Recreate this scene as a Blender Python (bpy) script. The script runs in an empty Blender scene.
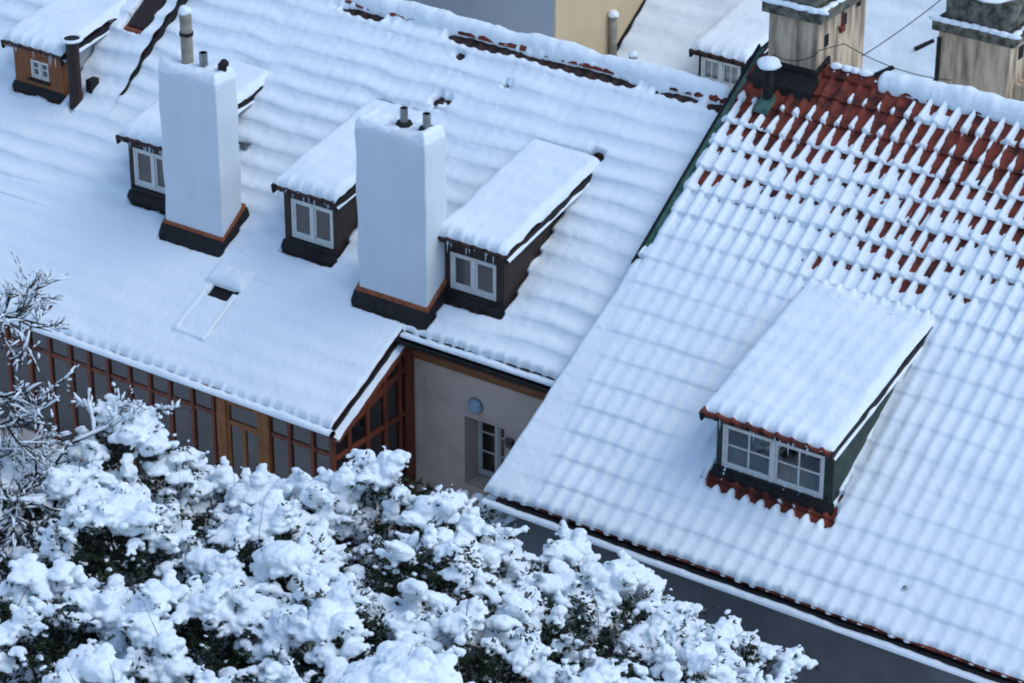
import bpy, math, random
import numpy as np
from math import radians as rad
R = random.Random(7)
rng = np.random.default_rng(11)
SC = bpy.context.scene
COL = SC.collection

# ------------------------------------------------------------------ materials
def newmat(name):
    m = bpy.data.materials.new(name); m.use_nodes = True
    nt = m.node_tree; b = nt.nodes['Principled BSDF']
    return m, nt, b
def node(nt, t, **k):
    n = nt.nodes.new(t)
    for a, v in k.items(): setattr(n, a, v)
    return n
def mat(name, col, col2=None, scale=6.0, rough=.7, bump=0.0, bscale=40.0, stretch=(1,1,1), metal=0.0, spec=.3, detail=6, lo=.35, hi=.65):
    m, nt, b = newmat(name)
    b.inputs['Roughness'].default_value = rough; b.inputs['Metallic'].default_value = metal
    b.inputs['Specular IOR Level'].default_value = spec
    b.inputs['Base Color'].default_value = (*col, 1)
    tc = node(nt, 'ShaderNodeTexCoord'); mp = node(nt, 'ShaderNodeMapping')
    mp.inputs['Scale'].default_value = stretch
    nt.links.new(tc.outputs['Object'], mp.inputs['Vector'])
    if col2:
        nz = node(nt, 'ShaderNodeTexNoise'); nz.inputs['Scale'].default_value = scale; nz.inputs['Detail'].default_value = detail
        nt.links.new(mp.outputs[0], nz.inputs['Vector'])
        cr = node(nt, 'ShaderNodeValToRGB'); e = cr.color_ramp.elements
        e[0].position = lo; e[0].color = (*col, 1); e[1].position = hi; e[1].color = (*col2, 1)
        nt.links.new(nz.outputs['Fac'], cr.inputs[0]); nt.links.new(cr.outputs[0], b.inputs['Base Color'])
    if bump:
        nb = node(nt, 'ShaderNodeTexNoise'); nb.inputs['Scale'].default_value = bscale; nb.inputs['Detail'].default_value = 4
        nt.links.new(mp.outputs[0], nb.inputs['Vector'])
        bp = node(nt, 'ShaderNodeBump'); bp.inputs['Strength'].default_value = bump; bp.inputs['Distance'].default_value = .02
        nt.links.new(nb.outputs['Fac'], bp.inputs['Height']); nt.links.new(bp.outputs[0], b.inputs['Normal'])
    return m
def snow_mat():
    m, nt, b = newmat('snow')
    b.inputs['Base Color'].default_value = (.80, .86, .89, 1)
    b.inputs['Roughness'].default_value = .6; b.inputs['Specular IOR Level'].default_value = .25
    tc = node(nt, 'ShaderNodeTexCoord')
    n1 = node(nt, 'ShaderNodeTexNoise'); n1.inputs['Scale'].default_value = 9; n1.inputs['Detail'].default_value = 5
    n2 = node(nt, 'ShaderNodeTexNoise'); n2.inputs['Scale'].default_value = 60; n2.inputs['Detail'].default_value = 3
    mx = node(nt, 'ShaderNodeMath', operation='MULTIPLY_ADD'); mx.inputs[1].default_value = .25
    nt.links.new(tc.outputs['Object'], n1.inputs['Vector']); nt.links.new(tc.outputs['Object'], n2.inputs['Vector'])
    nt.links.new(n2.outputs['Fac'], mx.inputs[0]); nt.links.new(n1.outputs['Fac'], mx.inputs[2])
    bp = node(nt, 'ShaderNodeBump'); bp.inputs['Strength'].default_value = .5; bp.inputs['Distance'].default_value = .03
    nt.links.new(mx.outputs[0], bp.inputs['Height']); nt.links.new(bp.outputs[0], b.inputs['Normal'])
    return m
def glass_mat():
    m = bpy.data.materials.new('window_glass'); m.use_nodes = True; nt = m.node_tree; nt.nodes.clear()
    o = node(nt, 'ShaderNodeOutputMaterial'); mx = node(nt, 'ShaderNodeMixShader'); t = node(nt, 'ShaderNodeBsdfTransparent')
    t.inputs[0].default_value = (.8, .85, .88, 1)
    g = node(nt, 'ShaderNodeBsdfGlossy'); g.inputs['Roughness'].default_value = .04; f = node(nt, 'ShaderNodeFresnel'); f.inputs[0].default_value = 1.5
    ad = node(nt, 'ShaderNodeMath', operation='MULTIPLY_ADD'); ad.inputs[1].default_value = 1.3; ad.inputs[2].default_value = .06
    nt.links.new(f.outputs[0], ad.inputs[0]); nt.links.new(ad.outputs[0], mx.inputs[0]); nt.links.new(t.outputs[0], mx.inputs[1]); nt.links.new(g.outputs[0], mx.inputs[2]); nt.links.new(mx.outputs[0], o.inputs[0])
    return m
M = {}
M['snow'] = snow_mat()
M['glass'] = glass_mat()
M['tile'] = mat('red_clay_tile', (.06, .016, .012), (.195, .038, .022), 5, .75, .4, 60, lo=.36, hi=.56, detail=9)
M['tile_old'] = mat('weathered_tile', (.12, .028, .018), (.24, .06, .035), 9, .8, .3, 60)
M['white_plaster'] = mat('white_chimney_plaster', (.62, .675, .71), (.67, .72, .75), 2.0, .85, .35, 35, (1.6, 1.6, .5), lo=.3, hi=.6, detail=10)
M['beige_plaster'] = mat('beige_wall_plaster', (.58, .46, .38), (.72, .58, .48), 2.2, .9, .2, 40)
M['yellow_plaster'] = mat('yellow_plaster', (.56, .42, .25), (.64, .49, .31), 1.2, .9, .15, 30)
M['grey_plaster'] = mat('grey_plaster', (.36, .38, .40), (.42, .44, .46), 1.0, .9, .15, 30)
M['dark_plaster'] = mat('slate_grey_plaster', (.115, .125, .14), (.165, .175, .19), 1.6, .9, .1, 30)
M['stack_plaster'] = mat('stained_stack_plaster', (.20, .15, .105), (.62, .48, .33), 4.0, .9, .5, 30, (2.2, 2.2, .35), lo=.32, hi=.62)
M['stack_cap'] = mat('mossy_concrete', (.05, .05, .035), (.18, .17, .14), 8.0, .95, .6, 30, lo=.38, hi=.62)
M['dark_metal'] = mat('dark_sheet_metal', (.009, .009, .010), (.022, .020, .020), 7, .6, .1, 30, spec=.22)
M['brown_clad'] = mat('dark_brown_cladding', (.020, .013, .012), (.045, .028, .022), 5, .6, .2, 25, (6, 6, .6))
M['copper'] = mat('green_copper', (.03, .09, .065), (.075, .17, .13), 8, .6, .2, 25)
M['orange_wood'] = mat('orange_stained_wood', (.19, .07, .02), (.33, .125, .035), 6, .6, .2, 30, (4, 4, .6))
M['brown_beam'] = mat('brown_timber_beam', (.19, .075, .028), (.29, .12, .045), 6, .6, .2, 30, (.6, 4, 4))
M['red_wood'] = mat('red_brown_wood', (.13, .032, .016), (.22, .062, .03), 6, .55, .2, 30, (4, 4, .6))
M['white_paint'] = mat('old_white_paint', (.58, .58, .54), (.70, .70, .66), 9, .6, .2, 40, lo=.3)
M['curtain'] = mat('net_curtain', (.30, .31, .32), (.46, .47, .48), 30, .9, 0, 1, (1, 1, .04))
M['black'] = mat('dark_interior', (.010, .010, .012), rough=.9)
M['interior'] = mat('dim_room', (.012, .014, .016), (.045, .05, .055), 2.5, .9)
M['lamp'] = mat('opal_lamp_glass', (.30, .42, .52), (.46, .58, .68), 9, .3, 0)
M['concrete'] = mat('fibre_cement_pipe', (.22, .20, .17), (.36, .32, .25), 9, .9, .3, 40)
M['steel'] = mat('dull_steel', (.20, .21, .21), (.34, .35, .35), 12, .4, 0, metal=.7)
M['brick'] = mat('orange_brick_edge', (.22, .065, .03), (.32, .10, .05), 14, .85, .4, 60)
M['leaf'] = mat('evergreen_leaf', (.006, .013, .006), (.022, .042, .015), 5, .5, 0, spec=.35)
M['stem'] = mat('bare_stem', (.045, .022, .016), (.09, .045, .03), 9, .8)
M['bark'] = mat('wet_bark', (.018, .015, .015), (.045, .038, .035), 12, .85, .4, 50)
M['dead_leaf'] = mat('withered_leaf', (.09, .055, .03), (.15, .09, .05), 20, .8)
M['red_iron'] = mat('red_oxide_iron', (.13, .02, .015), (.2, .035, .025), 12, .7)
M['orange_clad'] = mat('orange_board_cladding', (.17, .055, .018), (.26, .095, .03), 6, .65, .3, 25, (7, 7, .5))
M['green_clad'] = mat('dark_green_painted_board', (.012, .02, .017), (.03, .045, .035), 6, .5, .2, 25)
M['green_cheek'] = mat('green_sheet_cheek', (.015, .028, .022), (.035, .06, .045), 6, .5, .2, 25)
M['tile_dark'] = mat('dark_tile', (.02, .014, .013), (.06, .028, .022), 9, .7, .3, 60)  # clay tile in a darker tone than the other two
M['soil'] = mat('snowy_ground', (.70, .73, .76), (.82, .85, .88), 2, .8, .3, 6)

# ------------------------------------------------------------------ object helpers
def tag(o, label=None, cat=None, group=None, kind=None):
    if label: o['label'] = label
    if cat: o['category'] = cat
    if group: o['group'] = group
    if kind: o['kind'] = kind
    return o
def empty(name, loc=(0, 0, 0), label=None, cat=None, group=None):
    o = bpy.data.objects.new(name, None); COL.objects.link(o); o.location = loc; o.empty_display_size = .2
    return tag(o, label, cat, group)
def link(name, me, m, parent=None, smooth=False):
    o = bpy.data.objects.new(name, me); COL.objects.link(o)
    if m: me.materials.append(m)
    if smooth:
        me.polygons.foreach_set('use_smooth', [True] * len(me.polygons))
    if parent is not None:
        o.parent = parent
        # coordinates of all meshes are world coordinates: undo the parents' offset
        off = np.zeros(3); p = parent
        while p is not None: off += np.array(p.location); p = p.parent
        o.location = tuple(-off)
    return o
def grid_mesh(name, P, flip=False):          # P: (n,m,3)
    n, m = P.shape[:2]
    idx = np.arange(n * m).reshape(n, m)
    q = np.stack([idx[:-1, :-1], idx[1:, :-1], idx[1:, 1:], idx[:-1, 1:]], -1).reshape(-1, 4)
    if flip: q = q[:, ::-1]
    return np_mesh(name, P.reshape(-1, 3), q)
def np_mesh(name, V, Q):
    me = bpy.data.meshes.new(name); k = Q.shape[1]
    me.vertices.add(len(V)); me.vertices.foreach_set('co', np.ascontiguousarray(V, dtype=np.float32).ravel())
    me.loops.add(Q.size); me.loops.foreach_set('vertex_index', np.ascontiguousarray(Q, dtype=np.int32).ravel())
    me.polygons.add(len(Q)); me.polygons.foreach_set('loop_start', np.arange(0, Q.size, k, dtype=np.int32))
    me.polygons.foreach_set('loop_total', np.full(len(Q), k, dtype=np.int32))
    me.update(calc_edges=True); me.validate(); return me
class MB:
    def __init__(s): s.v = []; s.f = []
    def poly(s, pts):
        b = len(s.v); s.v += [tuple(p) for p in pts]; s.f.append(tuple(range(b, b + len(pts)))); return s
    def hexa(s, c):                            # 8 corners: bottom 4 ccw, top 4 ccw
        b = len(s.v); s.v += [tuple(p) for p in c]
        s.f += [tuple(b + i for i in q) for q in ((3,2,1,0),(4,5,6,7),(0,1,5,4),(1,2,6,5),(2,3,7,6),(3,0,4,7))]; return s
    def box(s, x0, x1, y0, y1, z0, z1):
        return s.hexa([(x0,y0,z0),(x1,y0,z0),(x1,y1,z0),(x0,y1,z0),(x0,y0,z1),(x1,y0,z1),(x1,y1,z1),(x0,y1,z1)])
    def prism_x(s, prof, x0, x1):              # prof: list of (y,z), ccw seen from +X
        n = len(prof); b = len(s.v)
        s.v += [(x0, y, z) for y, z in prof] + [(x1, y, z) for y, z in prof]
        s.f.append(tuple(b + i for i in range(n))[::-1]); s.f.append(tuple(b + n + i for i in range(n)))
        for i in range(n):
            j = (i + 1) % n; s.f.append((b + i, b + j, b + n + j, b + n + i))
        return s
    def tube(s, pts, rad_, n=8, cap=True):
        pts = [np.array(p, float) for p in pts]
        if not hasattr(rad_, '__len__'): rad_ = [rad_] * len(pts)
        b = len(s.v); u = None
        for i, p in enumerate(pts):
            t = pts[min(i + 1, len(pts) - 1)] - pts[max(i - 1, 0)]; t /= (np.linalg.norm(t) + 1e-9)
            if u is None: u = np.cross(t, (0, 0, 1) if abs(t[2]) < .9 else (1, 0, 0))
            u = u - t * (u @ t); u /= (np.linalg.norm(u) + 1e-9); w = np.cross(t, u)
            for k in range(n):
                a = 2 * math.pi * k / n; s.v.append(tuple(p + rad_[i] * (math.cos(a) * u + math.sin(a) * w)))
        for i in range(len(pts) - 1):
            for k in range(n):
                k2 = (k + 1) % n; s.f.append((b + i*n + k, b + i*n + k2, b + (i+1)*n + k2, b + (i+1)*n + k))
        if cap:
            s.f.append(tuple(b + k for k in range(n))[::-1]); s.f.append(tuple(b + (len(pts)-1)*n + k for k in range(n)))
        return s
    def bar(s, a, b, w, h):                    # square bar between two points; w across, h along z-ish
        a = np.array(a, float); b = np.array(b, float); t = b - a; t /= np.linalg.norm(t)
        up = np.array((0, 0, 1.)) if abs(t[2]) < .95 else np.array((0, 1., 0))
        u = np.cross(t, up); u /= np.linalg.norm(u); v = np.cross(u, t)
        c = []
        for p in (a, b):
            c.append([p - u*w/2 - v*h/2, p + u*w/2 - v*h/2, p + u*w/2 + v*h/2, p - u*w/2 + v*h/2])
        return s.hexa([c[0][0], c[0][1], c[1][1], c[1][0], c[0][3], c[0][2], c[1][2], c[1][3]])
    def build(s, name, m, parent=None, smooth=False, bevel=0):
        me = bpy.data.meshes.new(name); me.from_pydata(s.v, [], s.f); me.validate()
        o = link(name, me, m, parent, smooth)
        if bevel:
            md = o.modifiers.new('bevel', 'BEVEL'); md.width = bevel; md.segments = 2; md.limit_method = 'ANGLE'; md.angle_limit = rad(40)
        return o
# smooth lattice noise
_T = rng.random((256, 256))
def vnoise(x, y, seed=0):
    x = np.asarray(x, float) + seed * 17.3; y = np.asarray(y, float) + seed * 9.7
    xi = np.floor(x).astype(int); yi = np.floor(y).astype(int); fx = x - xi; fy = y - yi
    fx = fx*fx*(3-2*fx); fy = fy*fy*(3-2*fy)
    a = _T[xi % 256, yi % 256]; b = _T[(xi+1) % 256, yi % 256]; c = _T[xi % 256, (yi+1) % 256]; d = _T[(xi+1) % 256, (yi+1) % 256]
    return (a*(1-fx)+b*fx)*(1-fy) + (c*(1-fx)+d*fx)*fy - .5
def fbm(x, y, seed=0, o=3):
    r = 0; a = 1.0
    for i in range(o): r = r + a * vnoise(x * 2**i, y * 2**i, seed + i*3); a *= .5
    return r
def sstep(a, b, x): t = np.clip((x - a) / (b - a), 0, 1); return t*t*(3-2*t)

# ------------------------------------------------------------------ roofs: one frame (y0,z0,slope m); s = distance up the slope
class Roof:
    def __init__(r, y0, z0, m, G=.36, P=.21, rollh=.032, lip=.026):
        r.y0, r.z0, r.m = y0, z0, m; L = math.hypot(1, m); r.c, r.s = 1/L, m/L; r.G, r.P, r.rh, r.lip = G, P, rollh, lip
    def pt(r, x, s, h):
        x, s, h = np.broadcast_arrays(np.asarray(x, float), s, h)
        return np.stack([x, r.y0 + s*r.c - h*r.s, r.z0 + s*r.s + h*r.c], -1)
    def S(r, y): return (y - r.y0) / r.c
    def roll(r, x): return np.maximum(0, np.cos(2*np.pi*np.asarray(x)/r.P))**.8
    def tiles(r, name, m, parent, x0, x1, s0, s1, nper=12, clip=None):
        nx = int((x1 - x0) / r.P * nper) + 1; X = np.linspace(x0, x1, nx); ro = r.roll(X) * r.rh
        V = []; Q = []; base = 0
        k0, k1 = int(math.floor(s0 / r.G)), int(math.ceil(s1 / r.G))
        jx = .004 * (np.floor(X / r.P * 1.0 + .5) * 7.13 % 1 - .5)
        for k in range(k0, k1):
            a = max(k * r.G, s0); b = min((k + 1) * r.G + .03, s1)
            if b - a < .02: continue
            J = rng.normal(0, .0022, int((x1 - x0) / r.P) + 3)[np.floor((X - x0) / r.P).astype(int)]
            for rows in ([(a, -.012), (a, r.lip)], [(a, r.lip), (a + (b-a)*.5, r.lip*.5), (b, 0.0)]):
                for i, (s, h) in enumerate(rows):
                    hh = (ro + h + J) if h > -.01 else ro * .92 - .012
                    V.append(r.pt(X, s, hh))
                idx = base + np.arange(len(rows) * nx).reshape(len(rows), nx)
                Q.append(np.stack([idx[:-1, :-1], idx[:-1, 1:], idx[1:, 1:], idx[1:, :-1]], -1).reshape(-1, 4)); base += len(rows) * nx
        V, Q = np.concatenate(V), np.concatenate(Q)
        if clip is not None: Q = Q[(V[Q[:, 0], 0] > clip(V[Q[:, 0], 1]))]
        return link(name, np_mesh(name, V, Q), m, parent, True)
    def snow(r, name, parent, x0, x1, s0, s1, cov, T=.09, soft=0.0, lipk=1.0, rollk=1.0, dx=.0135, ds=.02,
             front=.12, back=0.0, left=0.0, right=0.0, scallop=.02, holes=(), xl=None, xr=None, seed=1, low=.012, affk=.5, plain=None, wob=.035, calm=None, free=None):
        """snow lying on the tiles: thickness T where cov>=1, fingers on the rolls for cov between 0 and 1, bare below 0"""
        nx = int((x1 - x0) / dx) + 1; ns = int((s1 - s0) / ds) + 1
        U, W = np.meshgrid(np.linspace(0, 1, nx), np.linspace(0, 1, ns))
        S = s0 + W * (s1 - s0)
        Y = r.y0 + S * r.c
        L = x0 if xl is None else xl(Y); Rr = x1 if xr is None else xr(Y)
        X = L + U * (Rr - L)
        if scallop:
            S = S + (1 if free is None else sstep(free - .02, free + .02, X)) * (scallop * (r.roll(X) - .5) + .8*scallop * fbm(X*2.3, X*0+seed, seed)) * (1 - sstep(0, .22, S - s0)) * -1
        ro = r.roll(X)
        pk = 0.0 if plain is None else plain(X, Y)
        jit = .32 * vnoise(np.floor(X / r.P + .5) * 3.7, np.floor(S / r.G) * 5.3, seed)
        sj = S + wob * vnoise(X * 2.1, S * .7, seed + 5) + .5*wob*vnoise(X*.45, S*.3, seed+6) + .02*jit*np.clip(1.2 - cov(X, Y), 0, 1)
        fr = (sj / r.G) % 1.0
        saw = np.where(fr < .9, 1 - fr / .9, (fr - .9) / .1)                    # lip of each row, riser over the last tenth
        if soft > 0:
            sm = .5 + .5 * np.cos(2*np.pi*(fr - .12)); saw = saw * (1 - soft) + sm * soft
        c = cov(X, Y) - 0.0
        for (hx0, hx1, hy0, hy1, mg, wd) in holes:
            d = np.hypot(np.maximum(np.maximum(hx0 - X, X - hx1), 0), np.maximum(np.maximum(hy0 - Y, Y - hy1), 0))
            d = d + .05*fbm(X*5, Y*5, seed+7)*min(1, mg/.05)
            c = np.minimum(c, (d - mg) / wd * 1.2)
        a = affk * ro * (1 - pk) + .55 * (1 - fr)
        q = c * 1.35 + a - 1.0 + jit + .26 * fbm(X * 8, S * 8, seed + 2)
        q = np.clip(q, -1, .85)
        t = T * np.where(q > 0, np.sqrt(np.clip(q, 0, 2) / .85), 0)
        thick = sstep(.5, 1.3, c)
        ros = (.5 + .5*np.cos(2*np.pi*X/r.P))**1.25
        h = r.rh * (ro * (1 - thick) + ros * .55*rollk * thick * np.clip(.95 + 1.1*fbm(X*.55, S*.55, seed+11), .25, 1.6)) * (1 - pk) + r.lip * (1 - thick) * (1 - fr) + r.lip * lipk * thick * saw * np.clip(1 + .9*fbm(X*.8, S*.8, seed+12), .3, 1.6) * (1 - .7*pk) + t
        ck_ = 1.0 if calm is None else sstep(.05, .8, np.abs(Y - calm))
        h = h + thick * (ck_ * low * fbm(X * 1.1, S * 1.6, seed + 3) * 2 + .006 * fbm(X * 7, S * 7, seed + 4))
        h = np.where(q > 0, h, r.rh * ro * .9 - .03)
        e = np.ones_like(h)
        def rnd(d, w): return np.sqrt(np.clip(1 - (1 - np.clip(d / w, 0, 1))**2, 0, 1))
        if front: e = e * (rnd((S - S[0:1]) + 1e-4, front * (1 + .5*fbm(X*3, X*0, seed+9))) if free is None else np.where(X > free, rnd((S - S[0:1]) + 1e-4, front * (1 + .5*fbm(X*3, X*0, seed+9))), 1))
        if back: e = e * rnd(S[-1:] - S, back)
        if left: e = e * rnd((X - X[:, :1]) + .02*fbm(Y*4, Y*0, seed)+.01, left)
        if right: e = e * rnd((X[:, -1:] - X) + .02*fbm(Y*4, Y*0, seed+1)+.01, right)
        h = np.where((e < 1) & (q > 0), h * e + r.rh * ro * .75 * (1 - e)**2, h)
        return link(name, grid_mesh(name, r.pt(X, S, h), True), M['snow'], parent, True)

def ridge_cap(name, parent, x0, x1, y, z, m, r=.105, L=.36):
    mb = MB(); n = 10; x = x0
    while x < x1:
        xe = min(x + L, x1)
        ring = []
        for xx, rr in ((x, r * 1.12), (xe + .03, r)):
            ring.append([(xx, y + rr * 1.15 * math.cos(math.pi * k / n), z + rr * math.sin(math.pi * k / n) - .03) for k in range(n + 1)])
        b = len(mb.v); mb.v += ring[0] + ring[1]
        for k in range(n): mb.f.append((b + k, b + k + 1, b + n + 2 + k, b + n + 1 + k))
        mb.f.append(tuple(range(b, b + n + 1)))
        x += L
    return mb.build(name, m, parent, True)
def ridge_snow(name, parent, x0, x1, y, z, w=.17, h=.15, seed=1, cov=None):
    nx = int((x1 - x0) / .02); n = 20
    X, A = np.meshgrid(np.linspace(x0, x1, nx), np.linspace(-.12, 1.12, n), indexing='ij')
    wob = 1 + .35 * fbm(X * 1.6, X * 0, seed) + .18 * fbm(X * 6, A * 2, seed + 2)
    if cov is not None: wob = wob * cov(X)
    end = np.sqrt(np.clip(1 - (1 - np.clip(np.minimum(X - x0, x1 - X) / .12, 0, 1))**2, 0, 1)); wob = wob * end
    a = A * math.pi
    P = np.stack([X, y - w * wob * np.cos(a) + .03*fbm(X*2.2, X*0+3, seed), z - .05 + (h + .05) * wob * np.sin(a) - .05*(1-end)], -1)
    return link(name, grid_mesh(name, P, True), M['snow'], parent, True)
def lump(name, parent, c, rx, ry, rz, seed=1, flat=.35, n=28, m=None):     # a mound of snow with a flat underside
    th, ph = np.meshgrid(np.linspace(0, 2*np.pi, n), np.linspace(0, np.pi, n // 2), indexing='ij')
    dx, dy, dz = np.sin(ph)*np.cos(th), np.sin(ph)*np.sin(th), np.cos(ph)
    k = 1 + .22 * (vnoise(1.7*dx + 5, 1.7*dy + dz*1.3 + 3, seed)) + .12*vnoise(4*dx+9, 4*dy+2*dz+9, seed+1)
    P = np.stack([c[0] + rx*k*dx, c[1] + ry*k*dy, c[2] + rz*k*np.where(dz > 0, dz, dz*flat)], -1)
    return link(name, grid_mesh(name, P, False), m or M['snow'], parent, True)
def pipe(name, m, parent, x, y, z0, z1, r, n=14, hollow=True):
    mb = MB().tube([(x, y, z0), (x, y, z1)], r, n, cap=not hollow)
    if hollow:
        mb.tube([(x, y, z1), (x, y, z1 - .12)], r * .82, n, cap=False)
        b = len(mb.v) - 2*n; mb.v += []
        o = n  # ring of the outer top
        for k in range(n):
            k2 = (k + 1) % n; mb.f.append((o + k, o + k2, b + k2 if False else b + k2, b + k))
        mb.f.append(tuple(b + n + k for k in range(n)))
    return mb.build(name, m, parent, False)

# ------------------------------------------------------------------ terrain, sky
def terrain(x, y):
    w = -.574 * x + .819 * y
    t = np.minimum(sstep(-3.6, -5.2, w), sstep(-2.4, -3.8, y))
    z = -3.2 + 2.2 * t + np.where(w < -6, (-6 - w) * .14, 0) * t + np.where(w < -11, (-11 - w) * .62, 0) * t
    return np.minimum(z, 30)
gx = np.concatenate([np.linspace(-400, -22, 12), np.linspace(-20, 30, 120), np.linspace(32, 400, 12)])
gy = np.concatenate([np.linspace(-400, -46, 12), np.linspace(-45, 20, 150), np.linspace(22, 400, 12)])
GX, GY = np.meshgrid(gx, gy, indexing='ij')
GZ = terrain(GX, GY) + np.where(np.abs(GX) < 40, .06 * fbm(GX * .6, GY * .6, 3), 0)
tag(link('snowy_ground', grid_mesh('snowy_ground', np.stack([GX, GY, GZ], -1)), M['soil'], None, True), kind='structure')

# ------------------------------------------------------------------ dormers, windows, chimneys
def window(parent, x0, x1, z0, z1, y, wood, bars=(1, 0), fw=.055, curtain=True, hz=None, sash=True, post=None):
    """a two-leaf window filling an opening; y = outer face of the frame"""
    f = MB(); d = .06; mid = (x0 + x1) / 2; pw = post or fw * 1.3
    f.box(x0, x0 + fw, y, y + d, z0, z1); f.box(x1 - fw, x1, y, y + d, z0, z1)
    f.box(x0 + fw, x1 - fw, y + .002, y + d - .002, z1 - fw, z1); f.box(x0 + fw, x1 - fw, y + .002, y + d - .002, z0, z0 + fw * 1.3)
    f.box(mid - pw/2, mid + pw/2, y - .008, y + d - .004, z0 + fw*1.3, z1 - fw)
    f.build('window_frame', M[wood], parent, bevel=.004)
    s = MB()
    for a, b in ((x0 + fw, mid - pw/2), (mid + pw/2, x1 - fw)):
        t = fw * .65; c0, c1 = z0 + fw*1.3, z1 - fw
        ys, ye = y + .012, y + .046
        s.box(a, a + t, ys, ye, c0, c1); s.box(b - t, b, ys, ye, c0, c1); s.box(a + t, b - t, ys+.002, ye-.002, c0, c0 + t*1.2); s.box(a + t, b - t, ys+.002, ye-.002, c1 - t, c1)
        for k in range(bars[0]):
            xx = a + t + (b - a - 2*t) * (k + 1) / (bars[0] + 1)
            s.box(xx - .011, xx + .011, ys + .006, ye - .006, c0 + t*1.2, c1 - t)
        for k in range(bars[1]):
            zz = c0 + t*1.2 + (c1 - c0 - 2.2*t) * (.52 if bars[1] == 1 else (k + 1) / (bars[1] + 1))
            s.box(a + t, b - t, ys + .008, ye - .008, zz - .011, zz + .011)
        MB().box(a + t*.5, b - t*.5, y + .028, y + .031, c0, c1).build('window_pane', M['glass'], parent)
        if curtain:
            xs = np.linspace(a + t*.4, b - t*.4, 60); top = c1 if curtain is True else c0 + (c1 - c0) * curtain
            zs = np.array([c0, top])
            X, Z = np.meshgrid(xs, zs, indexing='ij')
            Yc = y + .085 + .008 * np.sin(X * 130) + .004*np.sin(X*47)
            link('curtain', grid_mesh('curtain', np.stack([X, Yc, Z], -1)), M['curtain'], parent, True)
    s.build('sash', M[wood], parent, bevel=.003)
def icicles(parent, x0, x1, y, z, n, seed):
    r = random.Random(seed)
    for k in range(n):
        x = r.uniform(x0, x1); l = r.uniform(.05, .2) * (1 if r.random() < .6 else .5)
        MB().tube([(x, y, z + .01), (x + r.uniform(-.004, .004), y, z - l*.5), (x, y, z - l)], [.009, .006, .001], 6).build('icicle', M['ice'], parent, True)
def ice_mat():
    m, nt, b = newmat('ice'); b.inputs['Base Color'].default_value = (.75, .82, .88, 1); b.inputs['Roughness'].default_value = .15
    b.inputs['Alpha'].default_value = .75
    return m
M['ice'] = ice_mat()
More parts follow.
